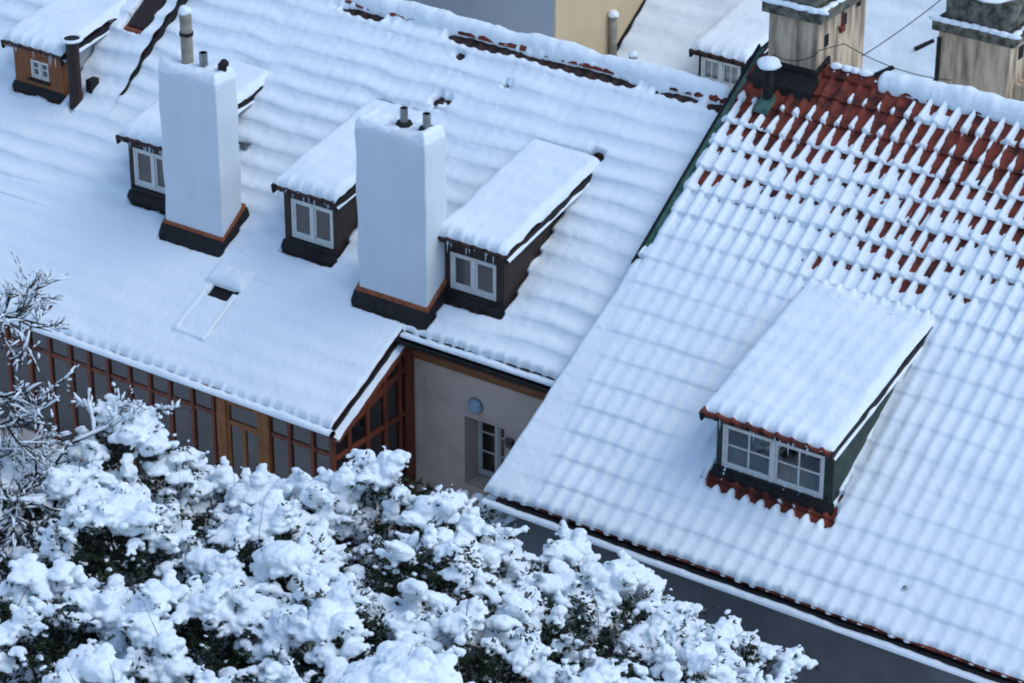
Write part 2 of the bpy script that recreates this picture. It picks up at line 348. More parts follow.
def dormer(house, roofm, x0, x1, yf, zb, ze, slope, win, clad, wood, bars, name_label, yo=.13, ov=.09, T=.15, tile='tile_dark', roofz=lambda y: .66*y,
           curtain=True, cheek=None, sill=.1, seed=1, ice=12, G=.36, fw=.044, ovr=None, rh=.036, lp=.03, topcov=None, lipk=.3, rollk=.10, soft=.95):
    wx0, wx1, wz0, wz1 = win
    if ovr is None: ovr = ov
    d = MB()
    ytop = (ze - slope * (yf - yo)) / (.66 - slope) if roofz(0) == 0 else (ze - slope * (yf - yo) - roofz(0)) / (.66 - slope)
    zr = lambda y: ze + slope * (y - (yf - yo)) - .05            # underside of the dormer's roof
    dp = .13                                                    # window niche
    # front wall around the window
    d.box(x0, wx0, yf, yf + dp, zb - .15, zr(yf)); d.box(wx1, x1, yf, yf + dp, zb - .15, zr(yf))
    d.box(wx0, wx1, yf + .004, yf + dp, zb - .15, wz0); d.box(wx0, wx1, yf + .004, yf + dp, wz1, zr(yf))
    dm = d.build('dormer', M[clad], house)
    if name_label: dm['label'] = name_label
    ck = MB()
    for a, b in ((x0, x0 + .05), (x1 - .05, x1)):
        ck = MB(); ck.prism_x([(yf + dp, zb - .15), (ytop + .1, roofz(ytop + .1) - .12), (ytop + .1, zr(ytop + .1)), (yf + dp, zr(yf + dp))], a, b); ck.build('cheek', M[cheek or clad], dm)
    MB().box(x0 + .05, x1 - .05, yf + dp + .03, yf + dp + .05, zb, zr(yf + dp) - .02).build('dark_backing', M['black'], dm)  # black sheet close behind the glass, stands in for the unlit room
    MB().box(wx0 - .03, wx1 + .03, yf - .05, yf + .002, wz0 - .035, wz0 - .004).build('sill', M['dark_metal'], dm, bevel=.004)
    window(dm, wx0, wx1, wz0, wz1, yf + .012, wood, bars, curtain=curtain, fw=fw)
    # roof
    r = Roof(yf - yo, ze, slope, G=G, rollh=rh, lip=lp)
    L = r.S(ytop) + .25
    MB().hexa([r.pt(x0 - ov, .012, -.045), r.pt(x1 + ovr, .012, -.045), r.pt(x1 + ovr, L, -.045), r.pt(x0 - ov, L, -.045),
               r.pt(x0 - ov, .012, -.015), r.pt(x1 + ovr, .012, -.015), r.pt(x1 + ovr, L, -.015), r.pt(x0 - ov, L, -.015)]).build('roof_boarding', M[clad], dm)
    r.tiles('roof_tiles', M[tile], dm, x0 - ov, x1 + ovr, 0, L)
    vb = MB()
    for xx in (x0 - ov - .012, x1 + ovr + .012):
        vb = MB(); vb.hexa([r.pt(xx - .015, .0, -.10), r.pt(xx + .015, .0, -.10), r.pt(xx + .015, L - .15, -.10), r.pt(xx - .015, L - .15, -.10),
                 r.pt(xx - .015, .0, .03), r.pt(xx + .015, .0, .03), r.pt(xx + .015, L - .15, .03), r.pt(xx - .015, L - .15, .03)]); vb.build('verge_board', M['dark_metal'], dm)
    # a ledge of snow along the right verge
    n = 60; s_, a_ = np.meshgrid(np.linspace(.03, L - .35, n), np.linspace(0, 1, 9), indexing='ij')
    wv = .8 + .8 * fbm(s_ * 3, s_ * 0, seed + 20)
    Pl = r.pt(x1 + ovr + .02 + .035 * wv * np.sin(a_ * np.pi), s_, -.10 + .075 * (1 - a_)*wv)
    link('verge_snow', grid_mesh('verge_snow', Pl, True), M['snow'], dm, True)
    cov = topcov or (lambda X, Y: 1.45 + 0*X)
    r.snow('snow_cover', dm, x0 - ov - .02, x1 + ovr + .015, .02, L, cov, T=T, soft=soft, lipk=lipk, rollk=rollk, front=.19, left=.15, right=.13, scallop=.03, seed=seed, low=.03)
    icicles(dm, x0 - ov + .05, x1 + ovr - .05, yf - yo + .01, ze - .0, ice, seed)
    # lead apron below the front wall
    k = .66 / math.hypot(1, .66)
    MB().hexa([(x0 - .03, yf - .065, roofz(yf - .065) - .12), (x1 + .03, yf - .065, roofz(yf - .065) - .12), (x1 + .03, yf + .02, roofz(yf) - .1), (x0 - .03, yf + .02, roofz(yf) - .1),
               (x0 - .03, yf - .065, roofz(yf - .065) + .022), (x1 + .03, yf - .065, roofz(yf - .065) + .022), (x1 + .03, yf - .005, roofz(yf) + .065), (x0 - .03, yf - .005, roofz(yf) + .065)]).build('apron', M['dark_metal'], dm)
    return dm

def white_chimney(house, x0, x1, y0, y1, zb, zt, label, seed):
    # rounded-top shaft, slightly uneven plaster
    n = 40; P = []
    xs = []
    def ring(z, inset, nn=12):
        c = []
        r_ = .024 + inset*.25
        for cx, cy, a0 in ((x1 - r_ - inset, y0 + r_ + inset, -90), (x1 - r_ - inset, y1 - r_ - inset, 0), (x0 + r_ + inset, y1 - r_ - inset, 90), (x0 + r_ + inset, y0 + r_ + inset, 180)):
            for k in range(5):
                a = rad(a0 + 90 * k / 4); c.append((cx + r_*math.cos(a), cy + r_*math.sin(a), z))
        return c
    zs = list(np.linspace(zb, zt - .16, 26)) + [zt - .11, zt - .06, zt - .02, zt]
    ins = [.006*math.sin(7*z+seed) for z in zs[:26]] + [.004, .018, .05, .10]
    mb = MB(); m = 20
    for z, i in zip(zs, ins): mb.v += ring(z, i)
    for j in range(len(zs) - 1):
        for k in range(m):
            k2 = (k + 1) % m; mb.f.append((j*m + k, j*m + k2, (j+1)*m + k2, (j+1)*m + k))
    mb.f.append(tuple((len(zs)-1)*m + k for k in range(m)))
    ch = mb.build('chimney', M['white_plaster'], house, True); ch['label'] = label
    # snow cap: mound with raised corners
    X, Y = np.meshgrid(np.linspace(x0 + .004, x1 - .004, 60), np.linspace(y0 + .004, y1 - .004, 34), indexing='ij')
    ex = np.minimum(X - x0 - .004, x1 - .004 - X); ey = np.minimum(Y - y0 - .004, y1 - .004 - Y); d = np.minimum(ex, ey)
    e = np.sqrt(np.clip(1 - (1 - np.clip(d / .1, 0, 1))**2, 0, 1))
    cm = np.exp(-((X - x0)/.16)**2) + .8*np.exp(-((X - x1)/.14)**2)
    Z = zt - .10 + e * (.11 + .10 * cm + .07 * fbm(X * 4, Y * 4, seed)) - .07*(1-e)*(fbm(X*5, Y*5, seed+4)+.5)
    link('snow_cap', grid_mesh('snow_cap', np.stack([X, Y, Z], -1)), M['snow'], ch, True)
    # brick rim and dark flashing skirt at the roof
    bz = lambda y: .66 * y + .10
    rim = MB(); k = .035
    rim.hexa([(x0-k, y0-k, bz(y0)-.1), (x1+k, y0-k, bz(y0)-.1), (x1+k, y1+k, bz(y1)-.1), (x0-k, y1+k, bz(y1)-.1), (x0-k, y0-k, bz(y0)+.04), (x1+k, y0-k, bz(y0)+.04), (x1+k, y1+k, bz(y1)+.10), (x0-k, y1+k, bz(y1)+.10)])
    rim.build('brick_rim', M['brick'], ch, bevel=.008)
    k = .05; k2 = .085
    fl = MB().hexa([(x0-k2, y0-k2-.04, bz(y0-k2)-.2), (x1+k2, y0-k2-.04, bz(y0-k2)-.2), (x1+k2, y1+k2, bz(y1+k2)-.2), (x0-k2, y1+k2, bz(y1+k2)-.2), (x0-k, y0-k, bz(y0)+.0), (x1+k, y0-k, bz(y0)+.0), (x1+k, y1+k, bz(y1)+.05), (x0-k, y1+k, bz(y1)+.05)])
    fl.build('flashing', M['dark_metal'], ch, bevel=.01)
    return ch
def gutter(house, name, x0, x1, y, z, r=.075, m='dark_metal', fill=1.0, seed=1):
    nx = max(2, int((x1 - x0) / .5)); X, A = np.meshgrid(np.linspace(x0, x1, nx), np.linspace(0, 1, 12), indexing='ij')
    a = np.pi * (1 + A)
    P = np.stack([X, y + r*np.cos(a), z + r*np.sin(a)], -1); P2 = np.stack([X, y + (r-.012)*np.cos(a), z + (r-.012)*np.sin(a)], -1)[:, ::-1]
    g = link(name, grid_mesh(name, np.concatenate([P, P2, P[:, :1]], 1), True), M[m], house, True)
    if fill:
        nx = int((x1 - x0) / .02); X, A = np.meshgrid(np.linspace(x0 + .01, x1 - .01, nx), np.linspace(0, 1, 12), indexing='ij')
        wob = 1 + .5 * fbm(X * 1.4, X * 0, seed) + .3 * fbm(X * 6, A, seed + 1)
        P = np.stack([X, y + (1 - fill)*r*.9 - (r + .008*wob) * fill * np.cos(A*np.pi), z - .015 + (.055 * wob) * np.sin(A * np.pi)], -1)
        link('gutter_snow', grid_mesh('gutter_snow', P, True), M['snow'], g, True)
    return g

# ================================================================== HOUSE in the middle
m0 = .66; NRM = math.hypot(1, m0)
D = .085                                                            # snow on the tiles, measured along the normal
HA = empty('terraced_house', (-3, 3.9, -3.2), 'snow covered house in the middle with two white chimneys and three dark brown dormers', 'house')
RA = Roof(0, -D * NRM, m0, G=.34, rollh=.03, lip=.03)
XA0, XA1 = -7.82, 1.62
holesA = [(-2.16, -.97, .10, .66, .0, .08), (-5.68, -4.62, .16, .68, .0, .08),
          (-.97, .0, .50, 2.6, -.03, .08), (-3.73, -2.84, .47, 2.7, -.03, .08), (-6.58, -5.72, .47, 2.6, -.03, .08), (1.30, 1.7, -1, 1, -9, .1)][:5]
def covA(X, Y):
    c = 1.62 - .25 * sstep(2.9, 3.75, Y) + .30*fbm(X*.9, Y*.9, 31)
    band = np.exp(-((Y - 3.84) / .07)**2)
    c = c - band * np.clip(.95 + 2.6 * fbm(X * 1.6, Y*2.2, 33) + .2*np.tanh((X + 4.5)), 0, 2.1)
    rag = fbm(X*7, Y*7, 37)
    for px, py_, pr_ in ((-.0, 2.80, .10), (-2.75, 2.95, .12),  (-2.9, 3.62, .06), (-1.9, 3.42, .06)):
        c = c - (1.9 + 1.6*rag) * np.exp(-(((X - px)/1.3)**2 + (Y - py_)**2) / pr_**2)
    return c
def plainA(X, Y):
    p = 0
    for (hx0, hx1, hy0, hy1) in ((-2.16, -.97, .10, .66), (-5.68, -4.62, .16, .68), (-.97, .0, .50, .9), (-3.73, -2.84, .47, .9), (-6.58, -5.72, .47, .9), (-9.72, -8.75, 1.45, 1.9)):
        d = np.hypot(np.maximum(np.maximum(hx0 - X, X - hx1), 0), np.maximum(np.maximum(hy0 - Y, Y - hy1), 0))
        p = np.maximum(p, 1 - sstep(.12, .4, d))
    return p
RA.tiles('roof_tiles', M['tile_dark'], HA, XA0, XA1, 0.0, RA.S(3.98))
RA.snow('roof_snow', HA, XA0, XA1, -.005, RA.S(4.0), covA, T=.085, soft=.7, lipk=1.4, rollk=.16, affk=.2, wob=.075, calm=0.0, plain=plainA, front=.12, scallop=.035, free=-1.24, holes=holesA, seed=3, low=.02)
# back slope, walls
MB().poly([(XA0, 4.0, 2.53), (XA1, 4.0, 2.53), (XA1, 7.7, .15), (XA0, 7.7, .15)][::-1]).poly([(XA0, 7.7, .15), (XA1, 7.7, .15), (XA1, 7.7, .05), (XA0, 7.7, .05)]).build('back_roof_slope', M['snow'], HA)
w = MB()
WY = .28
wx0, wx1, wz0, wz1 = -.47, .20, -2.35, -1.28                          # window niche of the yard front
w.box(-1.12, wx0, WY, WY + .5, -3.2, -.32); w.box(wx1, 1.66, WY, WY + .5, -3.2, -.32); w.box(wx0, wx1, WY, WY + .5, wz1, -.32); w.box(wx0, wx1, WY, WY + .5, -3.2, wz0)
w.build('wall', M['beige_plaster'], HA)
w = MB(); w.prism_x([(.5, -3.2), (7.4, -3.2), (7.4, .25), (4.0, 2.35), (.5, .08)], XA1 - .2, XA1)
w.prism_x([(.5, -3.2), (7.4, -3.2), (7.4, .25), (4.0, 2.35), (.5, .08)], XA0, XA0 + .2); w.box(XA0, XA1, 7.2, 7.4, -3.2, .2); w.box(XA0, -1.12, .3, .5, -3.2, -.1)
w.build('outer_wall', M['beige_plaster'], HA)
MB().box(-1.2, 1.66, -.0, .2, -.30, -.21).box(-1.2, 1.66, .10, .26, -.52, -.305).build('fascia_beam', M['brown_beam'], HA, bevel=.008)
MB().box(-1.25, 1.66, -.10, .5, -.205, -.17).build('soffit', M['dark_metal'], HA)
gutter(HA, 'gutter', -1.27, 1.66, -.10, -.115, .125, fill=.5, seed=4)
# lower edge of the roof over the yard: a round nose of snow with bare tile ends beneath
win = empty('yard_window', (0, WY + .3, -2.35)); win.parent = HA; win.location = (3, -3.9+WY+.3, .85)
window(win, -.465, .195, wz0 + .02, wz1 - .01, WY + .30, 'white_paint', (0, 2), fw=.038, curtain=False)
MB().box(wx0, wx1, WY + .46, WY + .495, wz0, wz1).build('dark_backing', M['black'], win)  # black sheet in the niche, the unlit inside put into its colour
MB().box(.245, .36, WY - .05, WY + .002, -1.52, -1.38).box(.26, .345, WY - .056, WY - .05, -1.50, -1.40).build('vent_box', M['stack_cap'], HA, bevel=.006)
# the chimneys
c2 = white_chimney(HA, -2.16, -.99, .16, .64, .0, 2.74, 'white plastered chimney with two small flue pipes', 5)
for x, y in ((-1.52, .42), (-1.16, .44)):
    pipe('flue_pipe', M['steel'], c2, x, y, 2.68, 2.98, .055)
    MB().tube([(x, y, 2.74), (x, y, 2.785)], [.12, .10], 14).build('flue_collar', M['dark_metal'], c2)
c1 = white_chimney(HA, -5.68, -4.62, .22, .68, .05, 2.70, 'white plastered chimney with a tall pale pipe', 9)
pp = pipe('flue_pipe', M['concrete'], c1, -5.33, .48, 2.62, 3.45, .085); MB().tube([(-5.33, .48, 3.12), (-5.33, .48, 3.17)], .1, 14).build('pipe_collar', M['dark_metal'], c1)
lump('pipe_snow', c1, (-5.33, .48, 3.46), .1, .1, .09, 3)
pipe('flue_pipe', M['steel'], c1, -5.02, .46, 2.66, 2.94, .06)
MB().tube([(-4.72, .5, 2.7), (-4.72, .5, 2.80), (-4.66, .49, 2.86)], .065, 12).build('flue_pipe', M['dark_metal'], c1, True)
# the dormers
dormer(HA, RA, -.97, .0, .56, .34, 1.20, .215, (-.90, -.13, .44, .99), 'brown_clad', 'white_paint', (0, 0), 'dark brown dormer beside the two pipe chimney', seed=21)
dormer(HA, RA, -3.73, -2.84, .53, .32, 1.23, .185, (-3.62, -2.87, .47, 1.07), 'brown_clad', 'white_paint', (0, 0), 'dark brown dormer half hidden by the two pipe chimney', seed=22)
dormer(HA, RA, -6.60, -5.72, .53, .32, 1.25, .165, (-6.53, -5.78, .50, 1.10), 'brown_clad', 'white_paint', (0, 0), 'dark brown dormer behind the tall pipe chimney', seed=23)
MB().box(-5.34, -5.24, 1.52, 1.58, 1.0, 1.09).bar((-5.40, 1.55, 1.09), (-5.18, 1.58, 1.11), .05, .03).build('roof_hook', M['steel'], HA)
# ridge
ridge_cap('ridge_tiles', HA, XA0, XA1 - .1, 4.0, 2.56, M['tile'])
ridge_snow('ridge_snow', HA, XA0, XA1 - .22, 4.03, 2.62, .155, .13, 4)
pipe('vent_pipe', M['concrete'], HA, -.43, 4.32, 2.2, 2.68, .06); lump('pipe_snow', HA, (-.43, 4.32, 2.68), .07, .07, .06, 6)

# ================================================================== conservatory (glazed lean-to in front)
CV = empty('conservatory', (-4, -1, -3.2), 'glazed timber conservatory with red brown posts under a smooth snowy lean-to roof', 'conservatory')
mE = .50
RE = Roof(-1.62, -.81 - D*1.118, mE, G=.34, rollh=.03, lip=.025)
XC0, XC1 = -11.5, -1.27
LE = RE.S(.34)
RE.tiles('roof_tiles', M['tile_old'], CV, XC0, XC1, 0, RE.S(.1))
def covE(X, Y):
    return 1.5 + .15*fbm(X, Y, 41)
esn = RE.snow('roof_snow', CV, XC0, XC1 + .01, -.02, LE, covE, T=.10, soft=.8, lipk=.55, rollk=.12, front=.15, right=.06, scallop=.035, seed=8, low=.02, calm=0.0, plain=plainA, affk=.2,
        holes=[(-4.35, -3.93, -.40, -.22, .0, .05), (-2.16, -.97, .10, .66, .0, .08), (-5.68, -4.62, .16, .68, .0, .08)])
me = esn.data; co = np.empty(len(me.vertices)*3, np.float32); me.vertices.foreach_get('co', co); co = co.reshape(-1, 3)
dd = (.66*co[:, 1]) - (-.83 + mE*(co[:, 1] + 1.66)); ww = .035
co[:, 2] += np.where(co[:, 1] > -.9, .5*(dd + np.sqrt(dd**2 + ww**2)), 0).astype(np.float32) * sstep(-.9, -.3, co[:, 1]).astype(np.float32)
me.vertices.foreach_set('co', co.ravel()); me.update()
MB().hexa([RE.pt(XC0, .02, -.09), RE.pt(XC1 - .02, .02, -.09), RE.pt(XC1 - .02, RE.S(.15), -.09), RE.pt(XC0, RE.S(.15), -.09), RE.pt(XC0, .02, -.03), RE.pt(XC1 - .02, .02, -.03), RE.pt(XC1 - .02, RE.S(.15), -.03), RE.pt(XC0, RE.S(.15), -.03)]).build('roof_boarding', M['red_wood'], CV)
# right verge: dark board with a strip of snow below it
MB().hexa([RE.pt(XC1 - .01, 0, -.06), RE.pt(XC1 + .02, 0, -.06), RE.pt(XC1 + .02, RE.S(.05), -.06), RE.pt(XC1 - .01, RE.S(.05), -.06), RE.pt(XC1 - .01, 0, .01), RE.pt(XC1 + .02, 0, .01), RE.pt(XC1 + .02, RE.S(.05), .01), RE.pt(XC1 - .01, RE.S(.05), .01)]).build('verge_board', M['dark_metal'], CV)
s_, a_ = np.meshgrid(np.linspace(-.06, RE.S(.0), 90), np.linspace(0, 1, 9), indexing='ij'); wv = 1 + .5*fbm(s_*3, s_*0, 51)
vs = link('verge_snow', grid_mesh('verge_snow', RE.pt(XC1 + .02 + .085*wv*np.sin(a_*np.pi*.9), s_, -.12 + .075*(1 - a_)*wv), True), M['snow'], CV, True)
MB().hexa([RE.pt(XC1 - .0, -.05, -.17), RE.pt(XC1 + .10, -.05, -.17), RE.pt(XC1 + .10, RE.S(.0), -.17), RE.pt(XC1 - .0, RE.S(.0), -.17), RE.pt(XC1 - .0, -.05, -.115), RE.pt(XC1 + .10, -.05, -.115), RE.pt(XC1 + .10, RE.S(.0), -.115), RE.pt(XC1 - .0, RE.S(.0), -.115)]).build('verge_gutter', M['red_wood'], CV)
gutter(CV, 'gutter', XC0, XC1 + .08, -1.70, -.885, .06, seed=6)
# skylight in its roof
sk = MB()
def skb(x0, x1, s0, s1, h0, h1, b=None):
    (b or sk).hexa([RE.pt(x0, s0, h0), RE.pt(x1, s0, h0), RE.pt(x1, s1, h0), RE.pt(x0, s1, h0), RE.pt(x0, s0, h1), RE.pt(x1, s0, h1), RE.pt(x1, s1, h1), RE.pt(x0, s1, h1)])
s0, s1 = RE.S(-1.02), RE.S(-.22)
skb(-4.46, -4.40, s0, s1, .0, .105); skb(-3.96, -3.90, s0, s1, .0, .105); skb(-4.46, -3.90, s0 - .05, s0, .0, .10); skb(-4.46, -3.90, s1, s1 + .05, .0, .14)
SKL = sk.build('skylight', M['dark_metal'], CV, bevel=.01)
b = MB(); skb(-4.40, -3.96, s0, s1, -.02, .058, b); b.build('window_pane', M['black'], SKL)  # black slab stands in for the dark gap under the raised skylight
def skysnow(name, x0, x1, a0, a1, T, h0, seed, rr=.06):
    S_, X_ = np.meshgrid(np.linspace(a0, a1, 50), np.linspace(x0, x1, 40), indexing='ij')
    d = np.minimum(np.minimum(X_ - x0, x1 - X_), np.minimum(S_ - a0, a1 - S_)); e = np.sqrt(np.clip(1 - (1 - np.clip(d/rr, 0, 1))**2, 0, 1))
    link(name, grid_mesh(name, RE.pt(X_, S_, h0 + T*e*(1 + .4*fbm(X_*4, S_*4, seed)))), M['snow'], SKL, True)
skysnow('pane_snow', -4.41, -3.95, s0 - .02, s1 - .24, .05, .06, 3)
skysnow('frame_snow', -4.53, -3.84, s1 - .06, s1 + .34, .12, .085, 5, .17)
skysnow('frame_snow', -4.475, -4.385, s0 - .05, s1 - .1, .035, .095, 6, .04); skysnow('frame_snow', -3.975, -3.885, s0 - .05, s1 - .1, .035, .095, 7, .04); skysnow('frame_snow', -4.475, -3.885, s0 - .07, s0 + .03, .035, .09, 8, .04)
# timber front
FY = -1.55; ZT = -.97; ZB = -3.2; ZTR = -1.33
def fx(px):                                                         # post spacing read along the front
    return px
posts = [-11.2, -10.8, -10.4, -10.0, -9.6, -9.2, -8.8, -8.4, -8.0, -7.6, -7.2, -6.85, -6.50, -6.12, -5.74, -5.36, -4.98, -4.60, -4.20, -3.82]
after = [-2.42, -2.03, -1.66, -1.31]
def px2x(px):   # approximate distance along the front for the photographed posts
    return -6.529 + (px - 36) / 294 * 5.278
posts = [-11.2 + .395*k for k in range(11)] + [px2x(p) for p in (20, 42, 64, 84, 104, 126, 147, 167.5, 190, 211)]
after = [px2x(285.6), px2x(307.5), -1.33]
for x in posts: MB().box(x - .028, x + .028, FY - .03, FY + .04, ZB, ZT).build('post', M['red_wood'], CV, bevel=.005)
for x in after: MB().box(x - .03, x + .03, FY - .03, FY + .04, ZB, ZT).build('post', M['red_wood'], CV, bevel=.005)
dj = [px2x(220), px2x(262)]
MB().box(XC0, XC1 - .02, FY - .035, FY + .045, ZT, ZT + .08).build('top_rail', M['red_wood'], CV, bevel=.005)
def trans(a, b): MB().box(a, b, FY - .015, FY + .03, ZTR - .03, ZTR + .03).build('transom', M['red_wood'], CV)
trans(XC0, dj[0] - .09); trans(dj[1] + .09, -1.33)
MB().box(XC0, XC1 - .05, FY - .04, FY + .05, ZB, ZB + .45).build('plinth', M['beige_plaster'], CV)
xs = posts + [dj[0] - .09]
for a, b_ in list(zip(posts[:-1], posts[1:])) + list(zip([dj[1] + .09] + after[:-1], after)):
    MB().box(a + .02, b_ - .02, FY + .003, FY + .009, ZB + .45, ZT).build('window_pane', M['glass'], CV)
# door
dr = MB()
for x in dj: dr.box(x - .085, x + .085, FY - .05, FY + .05, ZB, ZT)
dr.box(dj[0] + .085, dj[1] - .085, FY - .045, FY + .045, ZT - .09, ZT)
door = dr.build('door', M['orange_wood'], CV, bevel=.006)
a, b_ = dj[0] + .085, dj[1] - .085; mid = (a + b_) / 2
MB().box(a, a + .05, FY - .03, FY + .02, ZB, ZT - .09).box(b_ - .05, b_, FY - .03, FY + .02, ZB, ZT - .09).box(a + .05, b_ - .05, FY - .028, FY + .018, ZTR - .08, ZTR).box(mid - .03, mid + .03, FY - .028, FY + .018, ZB, ZTR - .08).box(a + .05, b_ - .05, FY - .028, FY + .018, ZT - .12, ZT - .09).build('door_leaf', M['orange_wood'], door, bevel=.004)
MB().box(a + .02, b_ - .02, FY - .006, FY + .0, ZB + .3, ZT - .1).build('door_pane', M['glass'], door)
# right gable of the conservatory
GXp = -1.36
def gtop(y): return -.83 - .13 + mE * (y + 1.66) - .12
g = MB()
g.bar((GXp, -1.55, gtop(-1.55) + .0), (GXp, .22, gtop(.22) + .0), .07, .10); g.build('rafter', M['red_wood'], CV)
MB().box(GXp - .05, GXp + .05, .10, .27, ZB, gtop(.18)).build('corner_post', M['red_wood'], CV, bevel=.006)
MB().bar((GXp, -1.5, -1.05 - .1), (GXp, .10, -.72), .06, .11).build('gable_rail', M['red_wood'], CV)
MB().box(GXp - .022, GXp + .028, -1.52, .1, -1.46, -1.40).build('transom', M['red_wood'], CV)
for y in (-1.16, -.76, -.36, -.02): MB().box(GXp - .028, GXp + .034, y - .03, y + .03, ZB, gtop(y)).build('gable_post', M['red_wood'], CV)
MB().box(GXp - .04, GXp + .04, -1.5, .1, ZB, ZB + .5).build('plinth', M['beige_plaster'], CV)
pn = [-1.52, -1.16, -.76, -.36, -.02, .1]
for y0_, y1_ in zip(pn[:-1], pn[1:]):
    MB().prism_x([(y0_, ZB + .5), (y1_, ZB + .5), (y1_, gtop(y1_)), (y0_, gtop(y0_))], GXp - .003, GXp + .003).build('window_pane', M['glass'], CV)
# what stands behind the glass: a dim room
MB().box(XC0, -1.5, .2, .25, ZB, -.2).box(XC0, -1.5, FY + .1, .2, ZB + .002, ZB + .03).build('back_wall', M['interior'], CV)

# ================================================================== HOUSE on the left (same roof plane, wooden dormer)
HC = empty('terraced_house', (-10.5, 3.9, -3.2), 'neighbouring snowy house at top left with an orange wooden dormer and rusty stove pipe', 'house')
RC = Roof(0, -D * NRM, m0, G=.34, rollh=.03, lip=.03)
XL0, XL1 = -15.5, -7.80
def raise_c(Y): return .17 * sstep(1.3, 2.6, Y)
RC.tiles('roof_tiles', M['tile_old'], HC, XL0, XL1 - .01, .02, RC.S(5.6))
def lift(o, f):
    me = o.data; n = len(me.vertices); co = np.empty(n*3, np.float32); me.vertices.foreach_get('co', co); co = co.reshape(-1, 3)
    co[:, 2] += f(co[:, 1]).astype(np.float32); me.vertices.foreach_set('co', co.ravel()); me.update()
lift(HC.children[0] if HC.children else [o for o in bpy.data.objects if o.parent == HC][0], lambda y: raise_c(y) * .95)
os_ = RC.snow('roof_snow', HC, XL0, XL1, RC.S(.02), RC.S(5.6), lambda X, Y: 1.62 + .30*fbm(X*.9, Y*.9, 31), T=.085, soft=.7, lipk=1.4, rollk=.16, affk=.2, wob=.075, calm=0.0, plain=plainA, front=.001, scallop=0, seed=3, low=.02,
        holes=[(-9.72, -8.75, 1.45, 2.9, -.03, .08), (-8.52, -8.50, 1.50, 1.55, .04, .08), (-8.42, -8.06, 2.62, 5.6, .02, .06)], dx=.018)
lift(os_, raise_c)
yy = np.linspace(1.2, 5.6, 30)
vb = MB()
for a, b_ in zip(yy[:-1], yy[1:]):
    za, zb_ = .66*a + raise_c(a), .66*b_ + raise_c(b_)
    vb.hexa([(XL1 - .02, a, .66*a - .3), (XL1 + .015, a, .66*a - .3), (XL1 + .015, b_, .66*b_ - .3), (XL1 - .02, b_, .66*b_ - .3), (XL1 - .02, a, za - .015), (XL1 + .015, a, za - .015), (XL1 + .015, b_, zb_ - .015), (XL1 - .02, b_, zb_ - .015)])
vb.build('verge_board', M['dark_metal'], HC)
MB().prism_x([(.5, -3.2), (8, -3.2), (8, 1.5), (5.6, 3.4), (.5, .05)], XL1 - .3, XL1 - .05).prism_x([(.5, -3.2), (8, -3.2), (8, 1.5), (5.6, 3.4), (.5, .05)], XL0, XL0 + .2).box(XL0, XL1 - .3, .3, .5, -3.2, -.1).box(XL0, XL1 - .1, 7.8, 8, -3.2, 1.6).build('wall', M['beige_plaster'], HC)
MB().poly([(XL0, 5.6, 3.72), (XL1, 5.6, 3.72), (XL1, 8.4, 1.5), (XL0, 8.4, 1.5)][::-1]).build('back_roof_slope', M['snow'], HC)
dormer(HC, RC, -9.72, -8.75, 1.50, .98, 1.68, .165, (-9.40, -9.03, 1.17, 1.47), 'orange_clad' if 'orange_clad' in M else 'orange_wood', 'white_paint', (0, 1), 'orange wooden dormer with a tiny barred window', seed=31,
       cheek='grey_plaster', curtain=False, T=.17, ov=.10, fw=.03)
sp = pipe('stove_pipe', M['brown_clad'], HC, -8.50, 1.50, .9, 1.98, .10)
MB().tube([(-8.50, 1.50, 1.97), (-8.50, 1.50, 2.01)], .15, 16).build('pipe_cowl', M['dark_metal'], sp)
X_, A_ = np.meshgrid(np.linspace(0, 2*np.pi, 30), np.linspace(0, 2*np.pi, 10), indexing='ij')
link('cowl_snow', grid_mesh('cowl_snow', np.stack([-8.50 + (.145 + .03*np.cos(A_))*np.cos(X_), 1.5 + (.145 + .03*np.cos(A_))*np.sin(X_), 2.0 + .025*np.sin(A_)], -1)), M['snow'], sp, True)
MB().box(-8.40, -8.28, 1.62, 1.80, 1.0, 1.33).build('pipe_base', M['dark_metal'], HC, bevel=.01)
# dark sheet-metal ramp running up the slope
z_ = lambda y: .66*y + raise_c(np.array(y)) 
MB().hexa([(-8.42, 2.64, z_(2.64) - .2), (-8.06, 2.64, z_(2.64) - .2), (-8.06, 5.5, z_(5.5) - .2), (-8.42, 5.5, z_(5.5) - .2), (-8.42, 2.64, z_(2.64) - .02), (-8.06, 2.64, z_(2.64) - .02), (-8.06, 5.5, z_(5.5) - .02), (-8.42, 5.5, z_(5.5) - .02)]).build('roof_ramp', M['brown_clad'], HC, bevel=.01)
MB().box(-8.44, -8.04, 2.58, 2.64, z_(2.6) - .22, z_(2.6) - .04).build('ramp_edge', M['brick'], HC)

